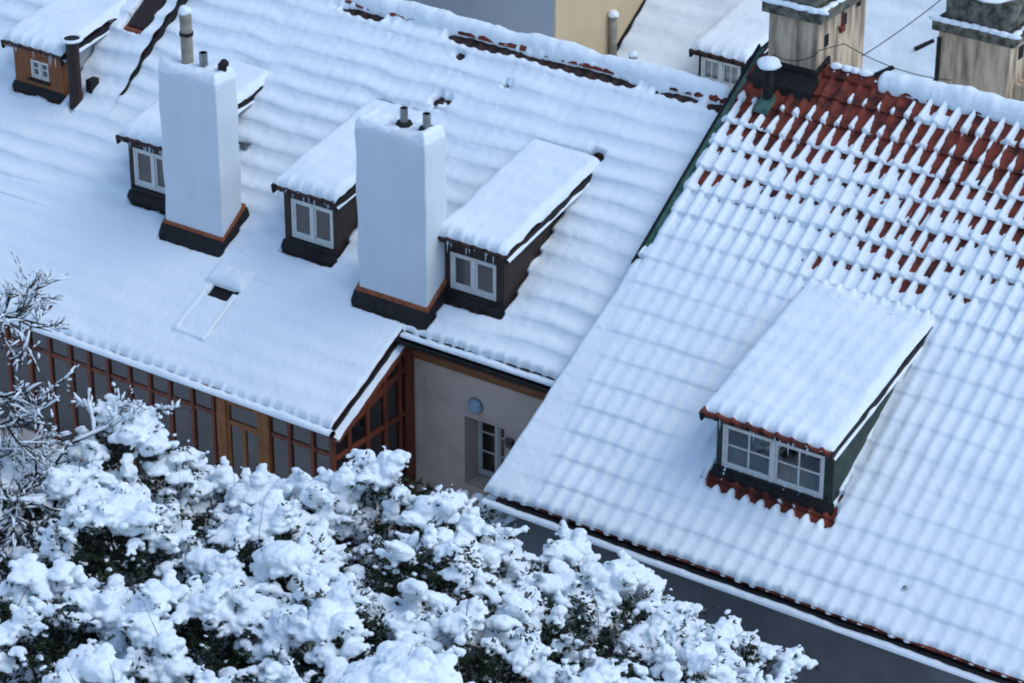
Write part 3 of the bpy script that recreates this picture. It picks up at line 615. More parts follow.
# ================================================================== HOUSE on the right (red pantiles)
HB = empty('pantiled_house', (5.3, 3.5, -3.2), 'house on the right with red pantiles showing through the snow and one wide dormer', 'house')
offB = .30
RB = Roof(-1.72, .30 - .66*1.72 - D*NRM*.8, m0, G=.385, P=.212, rollh=.042, lip=.03)
XB0, XB1 = 1.30, 10.2
YR = 4.42
def edgeB(Y): return np.where(Y > 1.0, 1.50, 1.29 + (Y + 1.87) / 2.87 * .21)
def tileB(Y): return np.interp(Y, [-1.9, -.9, -.3, .3, .8, 1.6, 2.6, 4.3], [2.1, 2.0, 1.92, 1.84, 1.76, 1.67, 1.62, 1.56])
rockP = [(4.65, 2.55, .75, .30), (5.3, 2.15, .4, .35), (3.9, 1.95, .28, .3), (6.3, 2.9, .5, .18), (2.3, 3.6, .5, .2), (8.2, 2.6, .6, .22), (8.4, 3.4, .5, .2), (1.9, 2.6, .25, .3), (7.5, 2.1, .35, .2)]
def covB(X, Y):
    c = np.interp(Y, [-2, .8, 1.4, 1.9, 2.4, 2.9, 3.3, 3.6, 3.85, 4.1, 4.5], [1.6, 1.5, 1.25, .92, .74, .64, .54, .34, .06, -.15, -.25])
    # left of the dormer the cover reaches higher, right of it lower
    c = c + .20 * sstep(4.2, 2.2, X) * sstep(3.2, 1.6, Y) - .10*sstep(5.0, 7.5, X)*sstep(.9, 1.8, Y)
    c = c + .22 * fbm(X*.9, Y*.9, 71)
    for px, py_, pr_, am in rockP: c = c - am * np.exp(-((X - px)**2 + ((Y - py_)*1.3)**2) / pr_**2)
    # streams of snow below the capped part of the ridge
    c = c + .75 * sstep(3.7, 4.4, X) * sstep(3.85, 4.15, Y) * (.75 + .5*fbm(X*2, Y, 77))
    # green verge strip stays bare near the top
    c = np.where(X < tileB(Y) - .02, np.clip(1.5 - 3.2*(Y - 1.15) + 2.2*fbm(X*5, Y*1.6, 5), -.5, 1.5), c)
    return c
RB.tiles('roof_tiles', M['tile'], HB, 1.50, XB1, 0, RB.S(YR), clip=lambda y: tileB(y) + .0)
def plainB(X, Y): return sstep(.05, -.12, X - tileB(Y))
RB.snow('roof_snow', HB, XB0, XB1, .0, RB.S(YR) - .02, covB, T=.072, soft=.25, lipk=.7, rollk=.62, front=.09, left=.07, scallop=.03, seed=17, low=.014,
        xl=lambda Y: edgeB(Y) + .0, holes=[(4.08, 5.76, -.73, -.70, .045, .15), (4.1, 5.80, -.72, 1.75, -.07, .06), (1.78, 2.6, 3.95, 5.5, .15, .1), (2.05, 2.15, 3.72, 3.85, .12, .1)], plain=plainB, affk=.8)
# verge sheet in green copper and the fire wall under it
vz = lambda y: .30 + .66*y
vm = MB(); yv = np.linspace(-1.5, 4.5, 24)
for a, b_ in zip(yv[:-1], yv[1:]):
    ea, eb = float(edgeB(a)), float(edgeB(b_)); ta, tb = float(tileB(a)) + .02, float(tileB(b_)) + .02
    la, lb = vz(a) - .085, vz(b_) - .085
    vm.hexa([(ea, a, la - .12), (ta, a, la - .12), (tb, b_, lb - .12), (eb, b_, lb - .12), (ea, a, la + .03), (ta, a, la + .0), (tb, b_, lb + .0), (eb, b_, lb + .03)])
vm.build('verge_flashing', M['copper'], HB)
vm2 = MB()
for a, b_ in zip(yv[11:-1], yv[12:]):
    ea, eb = float(edgeB(a)), float(edgeB(b_)); la, lb = vz(a) - .085, vz(b_) - .085
    vm2.hexa([(ea - .015, a, la - .25), (ea + .02, a, la - .25), (eb + .02, b_, lb - .25), (eb - .015, b_, lb - .25), (ea - .015, a, la + .055), (ea + .02, a, la + .055), (eb + .02, b_, lb + .055), (eb - .015, b_, lb + .055)])
vm2.build('verge_edge', M['dark_metal'], HB)
w = MB(); prof = [(-1.55, -3.2), (9.0, -3.2), (9.0, .1), (4.45, 3.0), (-1.55, -1.0)]
w.prism_x(prof, 1.68, 1.9); w.prism_x(prof, XB1 - .3, XB1 - .1)
w.box(1.9, XB1 - .3, -1.55, -1.3, -3.2, -.98); w.box(1.9, XB1 - .3, 8.8, 9.0, -3.2, .1)
w.build('wall', M['dark_plaster'], HB)
MB().box(1.5, XB1, -1.70, -1.3, -1.06, -1.02).build('soffit', M['dark_plaster'], HB)
gutter(HB, 'gutter', 1.32, XB1, -1.79, -1.02, .05, seed=9)
MB().box(1.5, XB1, -1.76, -1.70, -1.03, -.945).build('eave_board', M['dark_metal'], HB)
MB().poly([(1.55, YR, 3.1), (XB1, YR, 3.1), (XB1, 9.2, 0), (1.55, 9.2, 0)][::-1]).build('back_roof_slope', M['snow'], HB)
# ridge
ridge_cap('ridge_tiles', HB, 2.62, XB1, 4.44, 3.14, M['tile'])
rcov = lambda X: np.where(X > 3.42, 1.0, np.clip(.55 + 1.6*fbm(X*4.5, X*0, 88), 0, 1)) * 1.0
ridge_snow('ridge_snow', HB, 3.38, XB1, 4.47, 3.19, .16, .135, 14)
for x, r_ in ((2.76, .07), (2.93, .075), (3.05, .06), (3.2, .08)): lump('ridge_snow', HB, (x, 4.40, 3.235), r_*1.2, r_, .06, int(x*100))
MB().bar((3.33, 4.42, 3.24), (3.50, 4.62, 3.33), .06, .04).build('roof_hook', M['dark_metal'], HB)
lump('loose_snow', HB, (7.12, -1.26, -.50), .035, .03, .02, 4, m=M['steel'])
# dormer
dmB = dormer(HB, RB, 4.10, 5.76, -.67, -.20, .655, .28, (4.17, 5.63, -.11, .53), 'green_clad' if 'green_clad' in M else 'brown_clad', 'white_paint', (1, 1), 'wide dormer with a four leaf white window under red tile ends',
       roofz=lambda y: .30 + .66*y, yo=.17, ov=.14, ovr=.03, rh=.05, lp=.045, T=.10, tile='tile', curtain=.5, seed=41, lipk=.35, rollk=.4, soft=.5,
       topcov=lambda X, Y: 1.5 - .95*sstep(1.45, 1.95, Y) + .0*X, cheek='green_cheek' if 'green_cheek' in M else 'brown_clad')
# the plastered stack on the ridge
def stack(house, x0, x1, y0, y1, zb, zc, label, holes, seed):
    mb = MB().box(x0, x1, y0, y1, zb, zc); st = mb.build('chimney_stack', M['stack_plaster'], house, bevel=.012)
    if label: st['label'] = label
    MB().box(x0 - .08, x1 + .08, y0 - .08, y1 + .08, zc, zc + .15).build('cap_slab', M['stack_cap'], st, bevel=.015)
    MB().hexa([(x0 + .05, y0 + .04, zc + .15), (x1 - .05, y0 + .04, zc + .15), (x1 - .05, y1 - .04, zc + .15), (x0 + .05, y1 - .04, zc + .15), (x0 + .02, y0 + .08, zc + .55), (x1 - .02, y0 + .08, zc + .55), (x1 - .02, y1 - .08, zc + .55), (x0 + .02, y1 - .08, zc + .55)]).build('stack_head', M['stack_cap'], st, bevel=.05)
    for k in range(9):
        t = R.random(); lump('cap_snow', st, (x0 - .04 + (x1 - x0 + .08) * k / 8, y0 - .03 + .03*R.random(), zc + .15), .12, .06, .05, seed + k)
    for k in range(6):
        lump('cap_snow', st, (x1 + .03, y0 + (y1 - y0) * (k + .5) / 6, zc + .15), .05, .12, .04, seed + 20 + k)
    lump('head_snow', st, ((x0 + x1)/2, (y0 + y1)/2, zc + .55), (x1 - x0)*.5, (y1 - y0)*.48, .12, seed)
    for (y, z, w_, h_) in holes:
        MB().box(x1 - .02, x1 + .004, y - w_/2, y + w_/2, z - h_/2, z + h_/2).build('dark_hole', M['black'], st)  # black slab on the face stands in for the shade inside a hole
    return st
s1_ = stack(HB, 1.77, 2.52, 4.26, 5.60, 2.6, 3.86, 'stained plaster stack with three small holes standing on the ridge', [(4.52, 3.52, .12, .17), (5.0, 3.67, .12, .17), (5.38, 3.82, .12, .17)], 60)
MB().hexa([(1.70, 4.18, 2.75), (2.60, 4.18, 2.75), (2.60, 4.6, 2.9), (1.70, 4.6, 2.9), (1.74, 4.225, 3.16), (2.555, 4.225, 3.16), (2.555, 4.6, 3.28), (1.74, 4.6, 3.28)]).hexa([(1.66, 3.92, 2.72), (2.62, 3.92, 2.72), (2.62, 4.2, 2.9), (1.66, 4.2, 2.9), (1.66, 3.98, 2.955), (2.62, 3.98, 2.955), (2.62, 4.2, 3.10), (1.66, 4.2, 3.10)]).build('flashing', M['dark_metal'], s1_, bevel=.01)
MB().tube([(2.53, 4.92, 4.2), (2.54, 4.92, 3.62), (2.53, 4.92, 3.52)], .014, 6).tube([(2.53, 4.82, 3.60), (2.55, 4.92, 3.60), (2.53, 5.0, 3.58)], .018, 6).box(2.52, 2.56, 4.86, 4.97, 3.52, 3.60).build('iron_bracket', M['red_iron'], s1_)
vp = MB().tube([(2.08, 3.78, 2.55), (2.08, 3.78, 3.28)], .075, 14).build('stove_pipe', M['dark_metal'], HB, True)
lump('pipe_snow', vp, (2.08, 3.78, 3.31), .16, .16, .11, 71)
MB().hexa([(1.97, 3.58, 2.68), (2.19, 3.58, 2.68), (2.19, 3.8, 2.82), (1.97, 3.8, 2.82), (1.99, 3.6, 2.74), (2.17, 3.6, 2.74), (2.17, 3.8, 2.90), (1.99, 3.8, 2.90)]).build('pipe_flashing', M['copper'], vp)

# ================================================================== houses behind
HE = empty('terraced_house', (2, 11.5, -3.2), 'snow covered house behind the ridges with a small white framed dormer', 'house')
RBk = Roof(8.0, -D*NRM, m0, G=.4)
XE0, XE1 = -3.64, 13.0
RBk.snow('roof_snow', HE, XE0, XE1, 0, RBk.S(15.5), lambda X, Y: 1.5 + .2*fbm(X, Y, 90), T=.085, soft=.9, lipk=.6, rollk=.1, dx=.04, ds=.03, seed=44, low=.03, holes=[(-1.9, -1.18, 8.5, 10.3, .03, .1)])
MB().poly([(XE0, 15.5, 4.95), (XE1, 15.5, 4.95), (XE1, 22, .4), (XE0, 22, .4)][::-1]).build('back_roof_slope', M['snow'], HE)
MB().hexa([RBk.pt(XE0, 0, -.08), RBk.pt(XE1, 0, -.08), RBk.pt(XE1, RBk.S(15.5), -.08), RBk.pt(XE0, RBk.S(15.5), -.08), RBk.pt(XE0, 0, .0), RBk.pt(XE1, 0, .0), RBk.pt(XE1, RBk.S(15.5), .0), RBk.pt(XE0, RBk.S(15.5), .0)]).build('roof_tiles', M['tile_old'], HE)
MB().prism_x([(8.3, -3.2), (21.5, -3.2), (21.5, .6), (15.5, 4.6), (8.3, -.05)], XE0 + .05, XE0 + .25).prism_x([(8.3, -3.2), (21.5, -3.2), (21.5, .6), (15.5, 4.6), (8.3, -.05)], XE1 - .3, XE1 - .1).box(XE0, XE1, 8.3, 8.5, -3.2, -.05).box(XE0, XE1, 21.3, 21.5, -3.2, .5).build('wall', M['beige_plaster'], HE)
dormer(HE, RBk, -1.95, -1.15, 8.62, .42, .97, .20, (-1.92, -1.19, .46, .90), 'dark_metal', 'white_paint', (1, 0), 'small white framed dormer behind the green verge', roofz=lambda y: .66*(y - 8), seed=51, ice=0, curtain=.5, yo=.12, T=.12)
MB().bar((1.12, 9.92, 1.27), (1.34, 10.12, 1.40), .06, .06).build('snow_guard', M['dark_metal'], HE)
s2_ = stack(HE, 3.05, 4.16, 6.80, 8.3, 1.2, 3.06, None, [(7.15, 2.86, .16, .2)], 80)
s2_.parent = None; s2_.location = (0, 0, 0); s2_.name = 'chimney_stack'
tag(s2_, 'broad stained plaster chimney stack with mossy cap behind the red tiled ridge at far right', 'chimney')
MB().box(3.04, 3.10, 6.78, 6.80, 2.3, 2.95).build('lead_strip', M['dark_metal'], s2_)
MB().box(4.13, 4.55, 7.0, 8.2, 1.2, 2.42).build('stack_shoulder', M['stack_plaster'], s2_)
MB().hexa([(2.9, 6.6, 1.9), (3.4, 6.6, 1.9), (3.4, 7.2, 1.9), (2.9, 7.2, 1.9), (2.98, 6.72, 2.26), (3.3, 6.72, 2.2), (3.3, 7.0, 2.2), (2.98, 7.0, 2.26)]).build('flashing', M['dark_metal'], s2_)
HD = empty('tall_house', (-9, 10, -3.2), 'taller house at top centre with plain grey front and yellow side wall', 'house')
MB().box(-16, -3.66, 7.10, 13, -3.2, 6.5).build('wall', M['grey_plaster'], HD)
MB().box(-3.66, -3.63, 7.104, 12.99, -3.19, 6.49).build('side_wall', M['yellow_plaster'], HD)
MB().prism_x([(6.9, 6.4), (13.2, 6.4), (10, 8.8)], -16.2, -3.5).build('roof', M['snow'], HD)
vb = MB()
for a, b_ in ((8.0, 15.4),): vb.hexa([(XE0 + .0, a, .66*(a-8) - .1), (XE0 + .06, a, .66*(a-8) - .1), (XE0 + .06, b_, .66*(b_-8) - .1), (XE0, b_, .66*(b_-8) - .1), (XE0, a, .66*(a-8) + .05), (XE0 + .05, a, .66*(a-8) + .05), (XE0 + .05, b_, .66*(b_-8) + .05), (XE0, b_, .66*(b_-8) + .05)])
vb.build('wall_flashing', M['dark_metal'], HE)
fp = MB().tube([(-3.55, 8.62, .38), (-3.55, 8.62, 1.18)], .062, 14).build('flue_pipe', M['concrete'], HD, True)
MB().tube([(-3.55, 8.62, .38), (-3.55, 8.62, .5)], .075, 14).build('pipe_base', M['dark_metal'], fp); lump('pipe_snow', fp, (-3.55, 8.62, 1.2), .09, .09, .09, 91)

# ================================================================== loose things
lp = MB(); n = 24
prof = [(0.108, 0), (.108, .035), (.098, .055), (.065, .07), (0.025, .078)]
for r_, d_ in prof: lp.v += [(-.27 + r_*math.cos(2*math.pi*k/n), WY - d_, -1.06 + r_*math.sin(2*math.pi*k/n)) for k in range(n)]
for j in range(len(prof) - 1):
    for k in range(n): lp.f.append((j*n + k, j*n + (k+1) % n, (j+1)*n + (k+1) % n, (j+1)*n + k))
lp.f.append(tuple((len(prof)-1)*n + k for k in range(n)))
lo = tag(lp.build('wall_lamp', M['lamp'], None, True), 'round pale blue wall lamp on the beige plaster above the yard window', 'lamp')
MB().tube([(-.27, WY - .002, -1.06), (-.27, WY - .025, -1.06)], .12, 28).build('lamp_base', M['steel'], lo)
def sag(a, b, s, n=14):
    a, b = np.array(a, float), np.array(b, float); return [a + (b - a)*t - np.array((0, 0, s*4*t*(1-t))) for t in np.linspace(0, 1, n)]
tag(MB().tube(sag((2.53, 5.55, 2.95), (3.75, 6.3, 4.2), .05), .007, 6).build('cable', M['dark_metal'], None, True), 'thin dark cable stretched from the nearer plaster stack up to the farther one', 'cable')
tag(MB().tube(sag((1.9, 4.15, 3.30), (2.54, 4.2, 3.42), .09) + sag((2.54, 4.3, 3.45), (2.75, 4.6, 3.5), .0)+ sag((2.75, 4.6, 3.5), (4.4, 4.55, 3.38), .1), .006, 6).build('cable', M['dark_metal'], None, True), 'loose dark wire hanging along the red tiled ridge past the plaster stack', 'cable')

# ================================================================== snow laden shrubs
def ico(sub=2):
    import bmesh
    bm = bmesh.new(); bmesh.ops.create_icosphere(bm, subdivisions=sub, radius=1.0)
    bm.verts.ensure_lookup_table(); V = np.array([v.co[:] for v in bm.verts]); F = np.array([[v.index for v in f.verts] for f in bm.faces]); bm.free(); return V, F
IV, IF = ico(2)
def fuse(name, blobs, voxel, parent, smooth_it=2):
    """blobs: rows (x,y,z,rx,ry,rz) fused into one lumpy skin of snow"""
    B = np.array(blobs); n = len(B)
    V = (IV[None] * B[:, None, 3:6] + B[:, None, :3]).reshape(-1, 3)
    F = (IF[None] + (np.arange(n) * len(IV))[:, None, None]).reshape(-1, 3)
    o = link(name, np_mesh(name, V, F), None, None)
    md = o.modifiers.new('r', 'REMESH'); md.mode = 'VOXEL'; md.voxel_size = voxel
    if smooth_it:
        md = o.modifiers.new('s', 'SMOOTH'); md.factor = .5; md.iterations = smooth_it
    dg = bpy.context.evaluated_depsgraph_get(); dg.update()
    me = bpy.data.meshes.new_from_object(o.evaluated_get(dg)); old = o.data
    bpy.data.objects.remove(o); bpy.data.meshes.remove(old)
    nv = len(me.vertices); ed = np.empty(len(me.edges)*2, np.int32); me.edges.foreach_get('vertices', ed); ed = ed.reshape(-1, 2)
    lab = np.arange(nv)
    for _ in range(60):
        m_ = np.minimum(lab[ed[:, 0]], lab[ed[:, 1]]); l2 = lab.copy(); np.minimum.at(l2, ed[:, 0], m_); np.minimum.at(l2, ed[:, 1], m_); l2 = l2[l2]
        if (l2 == lab).all(): break
        lab = l2
    cnt = np.bincount(lab, minlength=nv); small = cnt[lab] < 24
    co = np.empty(nv*3, np.float32); me.vertices.foreach_get('co', co); co = co.reshape(-1, 3)
    nq = len(me.polygons); lt = np.empty(nq, np.int32); me.polygons.foreach_get('loop_total', lt)
    if small.any() and (lt == 4).all():
        q = np.empty(nq*4, np.int32); me.loops.foreach_get('vertex_index', q); q = q.reshape(-1, 4); q = q[~small[q[:, 0]]]
        mp = np.cumsum(~small) - 1; bpy.data.meshes.remove(me); me = np_mesh(name, co[~small], mp[q])
    me.name = name; nv = len(me.vertices)        # frayed, crumbly surface
    co = np.empty(nv*3, np.float32); me.vertices.foreach_get('co', co); co = co.reshape(-1, 3).astype(float)
    no = np.empty(nv*3, np.float32); me.vertex_normals.foreach_get('vector', no); no = no.reshape(-1, 3)
    x, y, z = co.T
    n3 = lambda f, s_: vnoise(x*f, y*f, s_) + vnoise(y*f + 31, z*f, s_ + 1) + vnoise(z*f + 57, x*f, s_ + 2)
    co = co + no * (.016 * n3(13, 2) + .011 * n3(29, 6))[:, None] + np.array((0, 0, 1.)) * (.006 * n3(50, 9))[:, None]
    me.vertices.foreach_set('co', co.astype(np.float32).ravel()); me.update()
    return link(name, me, M['snow'], parent, True)
def leaves_mesh(name, P, Dr, Ln, Wd, m, parent):
    """P base points, Dr unit directions, lengths, widths: folded two-face leaves"""
    n = len(P); t = Dr / np.linalg.norm(Dr, axis=1, keepdims=True)
    s = np.cross(t, rng.normal(size=(n, 3))); s /= np.linalg.norm(s, axis=1, keepdims=True); u = np.cross(s, t)
    L, W = Ln[:, None], Wd[:, None]
    v0 = P; v1 = P + t*L*.45 + s*W*.5 + u*W*.18; v2 = P + t*L + u*(-.12*L); v3 = P + t*L*.45 - s*W*.5 + u*W*.18; vm = P + t*L*.5
    V = np.stack([v0, v1, v2, v3, vm], 1).reshape(-1, 3)
    b = (np.arange(n) * 5)[:, None]
    F = np.concatenate([b + [0, 1, 4], b + [1, 2, 4], b + [2, 3, 4], b + [3, 0, 4]])
    return link(name, np_mesh(name, V, F), m, parent)
def shrub(top, rx, rz, label, seed, snowy=.86, big=1.0, name='shrub', group='snow covered evergreen shrubs of the hedge', voxel=.0155, stems=3, ground=None):
    rg = np.random.default_rng(seed)
    c = np.array(top) - (0, 0, rz)
    gz = float(terrain(np.array(top[0]), np.array(top[1]))) if ground is None else ground
    root = empty(name, (top[0], top[1], gz), label, 'shrub', group)
    N = int(300 * rx * rx)
    k = np.arange(N) + .5
    cz = 1 - 1.5 * k / N                         # from the crown down below the waist
    ph = np.pi * (1 + 5**.5) * k + rg.normal(0, .3, N)
    sr = np.sqrt(np.clip(1 - cz**2, 0, 1)); n = np.stack([sr*np.cos(ph), sr*np.sin(ph), cz], -1)
    n += rg.normal(0, .08, (N, 3)); n /= np.linalg.norm(n, axis=1, keepdims=True)
    ns = vnoise(n[:, 0]*2.3 + 7, n[:, 1]*2.3 + n[:, 2]*1.9, seed) * 2
    ns2 = vnoise(n[:, 0]*4.8 + 3, n[:, 1]*4.8 + n[:, 2]*3.9, seed + 5) * 2
    dist = .84 + .17 * ns + .10 * ns2 + rg.uniform(-.09, .05, N)
    P = c + n * dist[:, None] * np.array([rx, rx, rz])
    margin = (1.15*ns + .55*ns2 + rg.normal(0, .07, N) + .30*n[:, 2]) - (.26 - .55*(snowy - .6)); hollow = margin < 0
    blobs = []; LP = []; LD = []
    for i in range(N):                           # a leafy twig that rises, then droops under the snow lying along it
        p, nn = P[i].copy(), n[i]
        d = nn * .75 + rg.normal(0, .5, 3) + (0, 0, .35); d /= np.linalg.norm(d); l = rg.uniform(.22, .42)
        bare_ = hollow[i] or rg.random() > snowy + .1
        fat = rg.uniform(.7, 1.25) * (.72 + .5*min(1, max(0, margin[i])*1.3)) * (.75 + .25*min(big, 1.3))
        if big > 1.5: fat *= 1.5
        if hollow[i]: p = p - nn * .10
        side = np.cross(d, (0, 0, 1.0)); side /= np.linalg.norm(side) + 1e-6
        st = 6
        for q in range(st):
            t = q / (st - 1)
            p = p + d * l / st; d = d + rg.normal(0, .13, 3) - (0, 0, .17); d /= np.linalg.norm(d)
            nl = 4 if not bare_ else 6
            LP.append(p + rg.normal(0, .018, (nl, 3)) - (0, 0, .02)); LD.append(d*.7 + side * rg.choice([-1, 1], (nl, 1)) * rg.uniform(.3, 1.2, (nl, 1)) + rg.normal(0, .35, (nl, 3)) - (0, 0, .15))
            if bare_:
                if rg.random() < .14: r_ = rg.uniform(.012, .026); blobs.append((*(p + rg.normal(0, .03, 3) + (0, 0, .02)), r_*1.9, r_*1.5, r_*.9))
                continue
            if rg.random() < .13: continue
            r_ = .088 * fat * (1 - .62*t**1.3) * rg.uniform(.75, 1.25)
            blobs.append((*(p + (0, 0, r_*.45)), r_*rg.uniform(1.0, 1.45), r_*rg.uniform(1.0, 1.45), r_*rg.uniform(.5, .75)))
            for sgn in (-1, 1):
                if rg.random() < .65:
                    r2 = r_ * rg.uniform(.35, .65); o2 = side * sgn * r_ * rg.uniform(.8, 1.5) + d * rg.normal(0, .03)
                    blobs.append((*(p + o2 + (0, 0, r_*.2 - rg.uniform(0, .04))), r2*1.2, r2*1.2, r2*.85))
            if rg.random() < .4: r2 = rg.uniform(.012, .024); blobs.append((*(p + d*.05 + rg.normal(0, .045, 3)), r2*1.3, r2*1.3, r2))
    fuse('snow_cover', blobs, voxel, root)['kind'] = 'stuff'
    # inner foliage fills the dark hollows
    Q = int(1500 * rx * rx); v = rg.normal(size=(Q, 3)); v /= np.linalg.norm(v, axis=1, keepdims=True); v[:, 2] = np.abs(v[:, 2]) * 1.3 - .35
    IP = c + v * np.array([rx, rx, rz]) * rg.uniform(.55, .88, (Q, 1))
    LPa = np.concatenate(LP + [IP]); LDa = np.concatenate(LD + [v + rg.normal(0, .6, (Q, 3)) + (0, 0, .3)])
    nL = len(LPa); leaves_mesh('foliage', LPa, LDa, rg.uniform(.05, .095, nL), rg.uniform(.022, .038, nL), M['leaf'], root)
    mb = MB()
    for j in range(9):
        i = rg.integers(0, N); e = c + (P[i] - c) * .9; b0 = np.array((top[0] + rg.normal(0, .12), top[1] + rg.normal(0, .12), gz - .05))
        mid_ = (b0 + e)/2 + rg.normal(0, .08, 3); mb.tube([b0, mid_, e], [.022, .014, .005], 6)
    for j in range(stems):
        i = rg.integers(0, max(2, int(N*.6))); p = P[i]
        t = rg.normal(0, .35, 3) + (0, 0, 1); l = rg.uniform(.25, .6)
        MB().tube([p - (0, 0, .1), p + t*l*.5, p + t*l + rg.normal(0, .06, 3)], [.006, .004, .002], 5).build('twig', M['stem'], root, True)
    mb.build('stem', M['stem'], root, True)
    return root
SH = [  # crown top, radius, height, label
    ((-.98, -5.85, 1.26), .72, 1.0, 'snowy shrub with the highest crown, in front of the left conservatory posts', .92, 1.15),
    ((-1.25, -7.07, .98), 1.0, 1.1, 'snowy shrub at the left edge under the bare snowy branches', .8, .95),
    ((.0, -5.3, .40), .8, 1.0, 'snowy shrub just below the orange conservatory door', .92, 1.0),
    ((1.7, -4.35, .74), .75, 1.1, 'snowy shrub with dark leaves showing, under the glazed conservatory gable', .75, .9),
    ((.95, -5.2, .56), .8, 1.0, 'snowy shrub below the lower corner of the conservatory roof', .95, 1.15),
    ((2.75, -4.4, .66), .85, 1.1, 'snowy shrub under the beige wall with the round lamp', .92, 1.1),
    ((3.85, -4.05, .12), .85, 1.1, 'snowy shrub touching the left end of the red tile eave', .9, 1.0),
    ((4.95, -3.98, .10), .85, 1.1, 'snowy shrub against the slate grey wall below the wide dormer', .92, 1.1),
    ((6.15, -3.6, -.36), .75, 1.1, 'snowy shrub at the right end of the hedge on the slate grey wall', .9, 1.0),
    ((.43, -7.7, 1.40), 1.0, 1.1, 'snowy shrub with dark leafy gaps, second row, left part of the hedge', .82, 1.0),
    ((1.92, -6.81, 1.22), 1.0, 1.1, 'smooth broad snowy shrub in the middle of the hedge', .97, 1.3),
    ((3.36, -5.84, 1.06), .95, 1.1, 'snowy shrub with a dark hollow in the hedge centre', .88, 1.1),
    ((4.65, -5.35, .50), .9, 1.1, 'leafy half bare snowy shrub with dark green leaves right of centre', .68, .85),
    ((6.0, -5.0, .12), .9, 1.1, 'finely lumped snowy shrub near the lower right of the hedge', .85, .85),
    ((.88, -9.48, 1.42), 1.0, 1.1, 'dark gappy snowy shrub at the left edge of the bottom part', .78, .95),
    ((2.22, -8.6, 1.34), 1.0, 1.1, 'snowy shrub with a wide dark hollow at lower left', .82, 1.05),
    ((3.53, -7.68, 1.34), 1.0, 1.1, 'snowy shrub in the lower middle with thin bare stems', .88, 1.15),
    ((4.84, -6.95, 1.02), .95, 1.1, 'snowy shrub in the lower middle right with small lumps', .88, .9),
    ((6.03, -6.41, .52), .9, 1.1, 'snowy shrub at the bottom right corner of the hedge', .88, .95),
    ((7.0, -4.3, -.42), .75, 1.1, 'snowy shrub at the bottom edge beside the bare grey wall', .9, .9),
    ((2.55, -10.38, 1.42), 1.0, 1.1, 'snowy shrub at the bottom left corner', .85, 1.05),
    ((3.91, -9.48, 1.33), 1.0, 1.1, 'snowy shrub at the bottom edge, left of centre', .85, 1.0),
    ((5.25, -8.45, 1.50), .62, 1.0, 'small rounded shrub under one smooth cushion of snow at the bottom edge', 1.0, 2.0),
    ((6.17, -7.56, .78), .95, 1.1, 'snowy shrub at the bottom edge, right of the smooth snow cushion', .85, .95),
]
for i, (t, rx, rz, lab, sn, bg) in enumerate(SH):
    shrub(t, rx * 1.05, rz, lab, 100 + i*7, sn, bg)
shrub((.62, -.75, -1.90), .36, .5, 'small snow capped shrub in the yard corner below the beige wall', 400, 1.0, .9, name='yard_shrub', group=None, stems=0, ground=-3.2)

# ================================================================== bare tree at the left edge
def tree(name, label, cat, base, seed, stems, kids0, side, nleaf, bare=.25, thick_=.007, limbs=(), kl=.40):
    rg = random.Random(seed); base = np.array(base)
    root = empty(name, tuple(base), label, cat)
    wood = MB(); crown = MB(); sn = MB(); tips = []
    def snowseg(pts, rr):
        if rg.random() < bare: return
        a, b = sorted((rg.randint(0, len(pts) - 2), rg.randint(1, len(pts) - 1)))
        if b - a < 1: a, b = 0, len(pts) - 1
        pts, rr = pts[a:b+1], rr[a:b+1]
        r2 = [max(.006, .4*r + thick_) * rg.uniform(.5, 1.4) for r in rr]; r2[0] *= .5; r2[-1] *= .4
        sn.tube([p + np.array((0, 0, r*.75 + q*.5)) for p, r, q in zip(pts, rr, r2)], r2, 6)
    def grow(p, d, l, r, lev):
        n = 5 if lev < 3 else 4; pts = [p]; rr = [r]; d = d / np.linalg.norm(d)
        for i in range(n):
            d = d + np.array([rg.gauss(0, .16) for _ in range(3)]) + np.array((0, 0, .05 if lev > 1 else .0)); d /= np.linalg.norm(d)
            p = p + d * l / n; pts.append(p); rr.append(r * (1 - .8*(i + 1)/n) + .0022)
        (wood if lev == 0 else crown).tube(pts, rr, 7 if lev < 2 else 5)
        if lev > 0 and (lev < 4 or rg.random() < .75): snowseg(pts, rr)
        if lev >= 4: tips.append(p); return
        kids = (kids0, 7, 5, 4)[lev]
        for k in range(kids):
            t = rg.uniform(.25, 1.0) if lev else rg.uniform(.30, 1.0); i = min(int(t*n), n - 1); q = pts[i] + (pts[i+1] - pts[i])*(t*n - i)
            if lev == 0:
                a = rg.uniform(*side); nd = np.array((math.cos(a)*.82 + .1, math.sin(a)*.9 + .25, rg.uniform(-.25, .35)))
            else:
                nd = d*.9 + np.array([rg.gauss(0, .62), rg.gauss(0, .62), rg.gauss(.0, .45)])
            grow(q, nd, l * (kl if lev == 0 else rg.uniform(.42, .62)), r * (.42 if lev == 0 else .55), lev + 1)
    for d_, l_, r_ in stems: grow(base, np.array(d_), l_, r_, 0)
    for h_, d_, l_, r_ in limbs: grow(base + np.array((-.03, .1, 0))*h_ + (0, 0, h_), np.array(d_), l_, r_, 1)
    wood.build('trunk', M['bark'], root, True); crown.build('crown', M['bark'], root, True); sn.build('snow_cover', M['snow'], root, True)
    tp = np.array(rg.sample(tips, nleaf)); leaves_mesh('withered_leaves', tp, rng.normal(size=(nleaf, 3)) - (0, 0, .8), rng.uniform(.05, .09, nleaf), rng.uniform(.03, .05, nleaf), M['dead_leaf'], root)
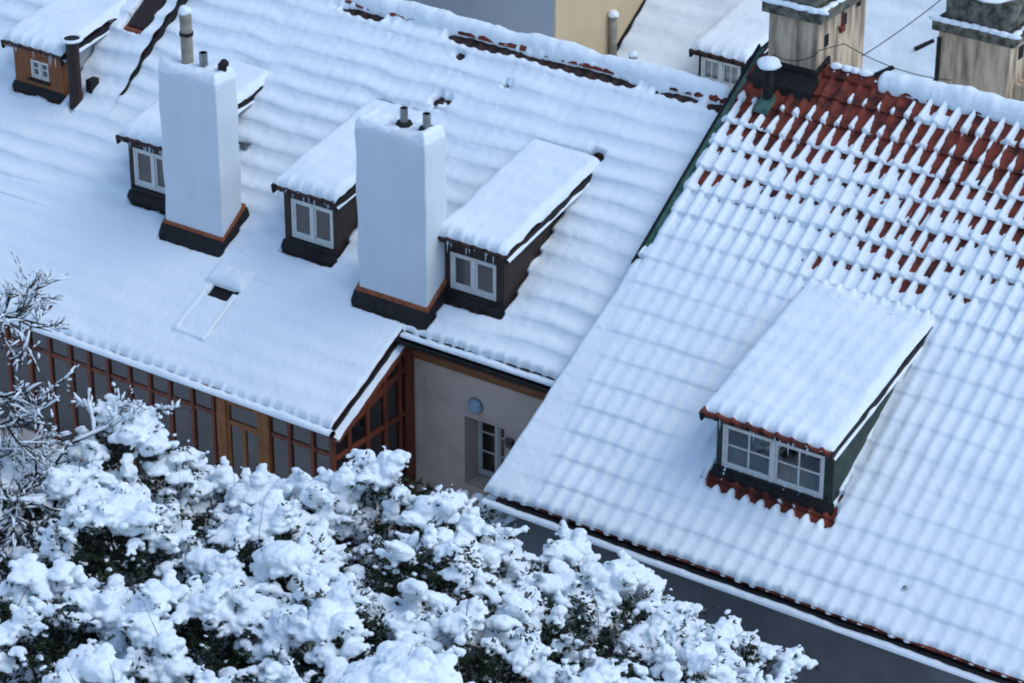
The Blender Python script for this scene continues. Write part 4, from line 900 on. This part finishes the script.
tree('bare_tree', 'bare tree with thin dark branches reaching in from the left edge over the snowy roof', 'tree', (-2.3, -7.55, -.95), 5, [((-.03, .12, 1.0), 4.5, .09)], 5, (-1.5, 1.9), 20, .1, .011,
     [(2.8, (.82, .5, .1), .95, .024), (3.3, (.8, .65, .12), 1.1, .028), (3.8, (.75, .6, .1), 1.0, .024), (2.3, (.9, .5, .1), 1.0, .026)])
tree('bare_bush', 'tangled leafless bush thick with snowy twigs at the left edge in front of the conservatory', 'bush', (-2.05, -7.6, -.9), 8,
     [((.12, .2, 1.0), 2.6, .04), ((-.2, .1, 1.0), 2.7, .045), ((.2, -.1, .9), 2.3, .04), ((-.5, -.2, .9), 2.7, .04), ((-.05, .3, .9), 2.4, .04)], 7, (-3.1, 3.1), 30, .04, .016, (), .33)

# ================================================================== light and camera
W = bpy.data.worlds.new('World'); SC.world = W; W.use_nodes = True; nt = W.node_tree
bg = nt.nodes['Background']; sky = nt.nodes.new('ShaderNodeTexSky'); sky.sky_type = 'NISHITA'; sky.sun_disc = False
SUN_EL, SUN_AZ = 56.0, 70.0            # azimuth measured from +Y towards +X
sky.sun_elevation = rad(SUN_EL); sky.sun_rotation = rad(SUN_AZ); sky.air_density = 1.0; sky.dust_density = 1.5; sky.ozone_density = .4
tint = nt.nodes.new('ShaderNodeMix'); tint.data_type = 'RGBA'; tint.blend_type = 'MULTIPLY'; tint.inputs[0].default_value = 1.0
tint.inputs[7].default_value = (.88, 1.02, 1.11, 1)      # the cool cast of thick snow cloud
nt.links.new(sky.outputs[0], tint.inputs[6]); nt.links.new(tint.outputs[2], bg.inputs[0]); bg.inputs[1].default_value = .15
L = bpy.data.lights.new('sun', 'SUN'); L.energy = .5; L.angle = rad(35); L.color = (1.0, .99, .975)
lo_ = bpy.data.objects.new('sun', L); COL.objects.link(lo_); lo_['kind'] = 'helper'
lo_.rotation_euler = (rad(90 - SUN_EL), 0, rad(180 - SUN_AZ))
SC.view_settings.view_transform = 'Standard'; SC.view_settings.look = 'None'; SC.view_settings.gamma = 1; SC.view_settings.exposure = .47
cam = bpy.data.cameras.new('camera'); co = bpy.data.objects.new('camera', cam); COL.objects.link(co)
cam.sensor_width = 36; cam.lens = 36 * 3000 / 1024; cam.clip_start = .5; cam.clip_end = 2000
co.location = (20.652, -28.75, 18.632)
co.rotation_euler = (rad(90 - 27.6), 0, rad(35))
SC.camera = co

SC.cycles.filter_width = 1.9
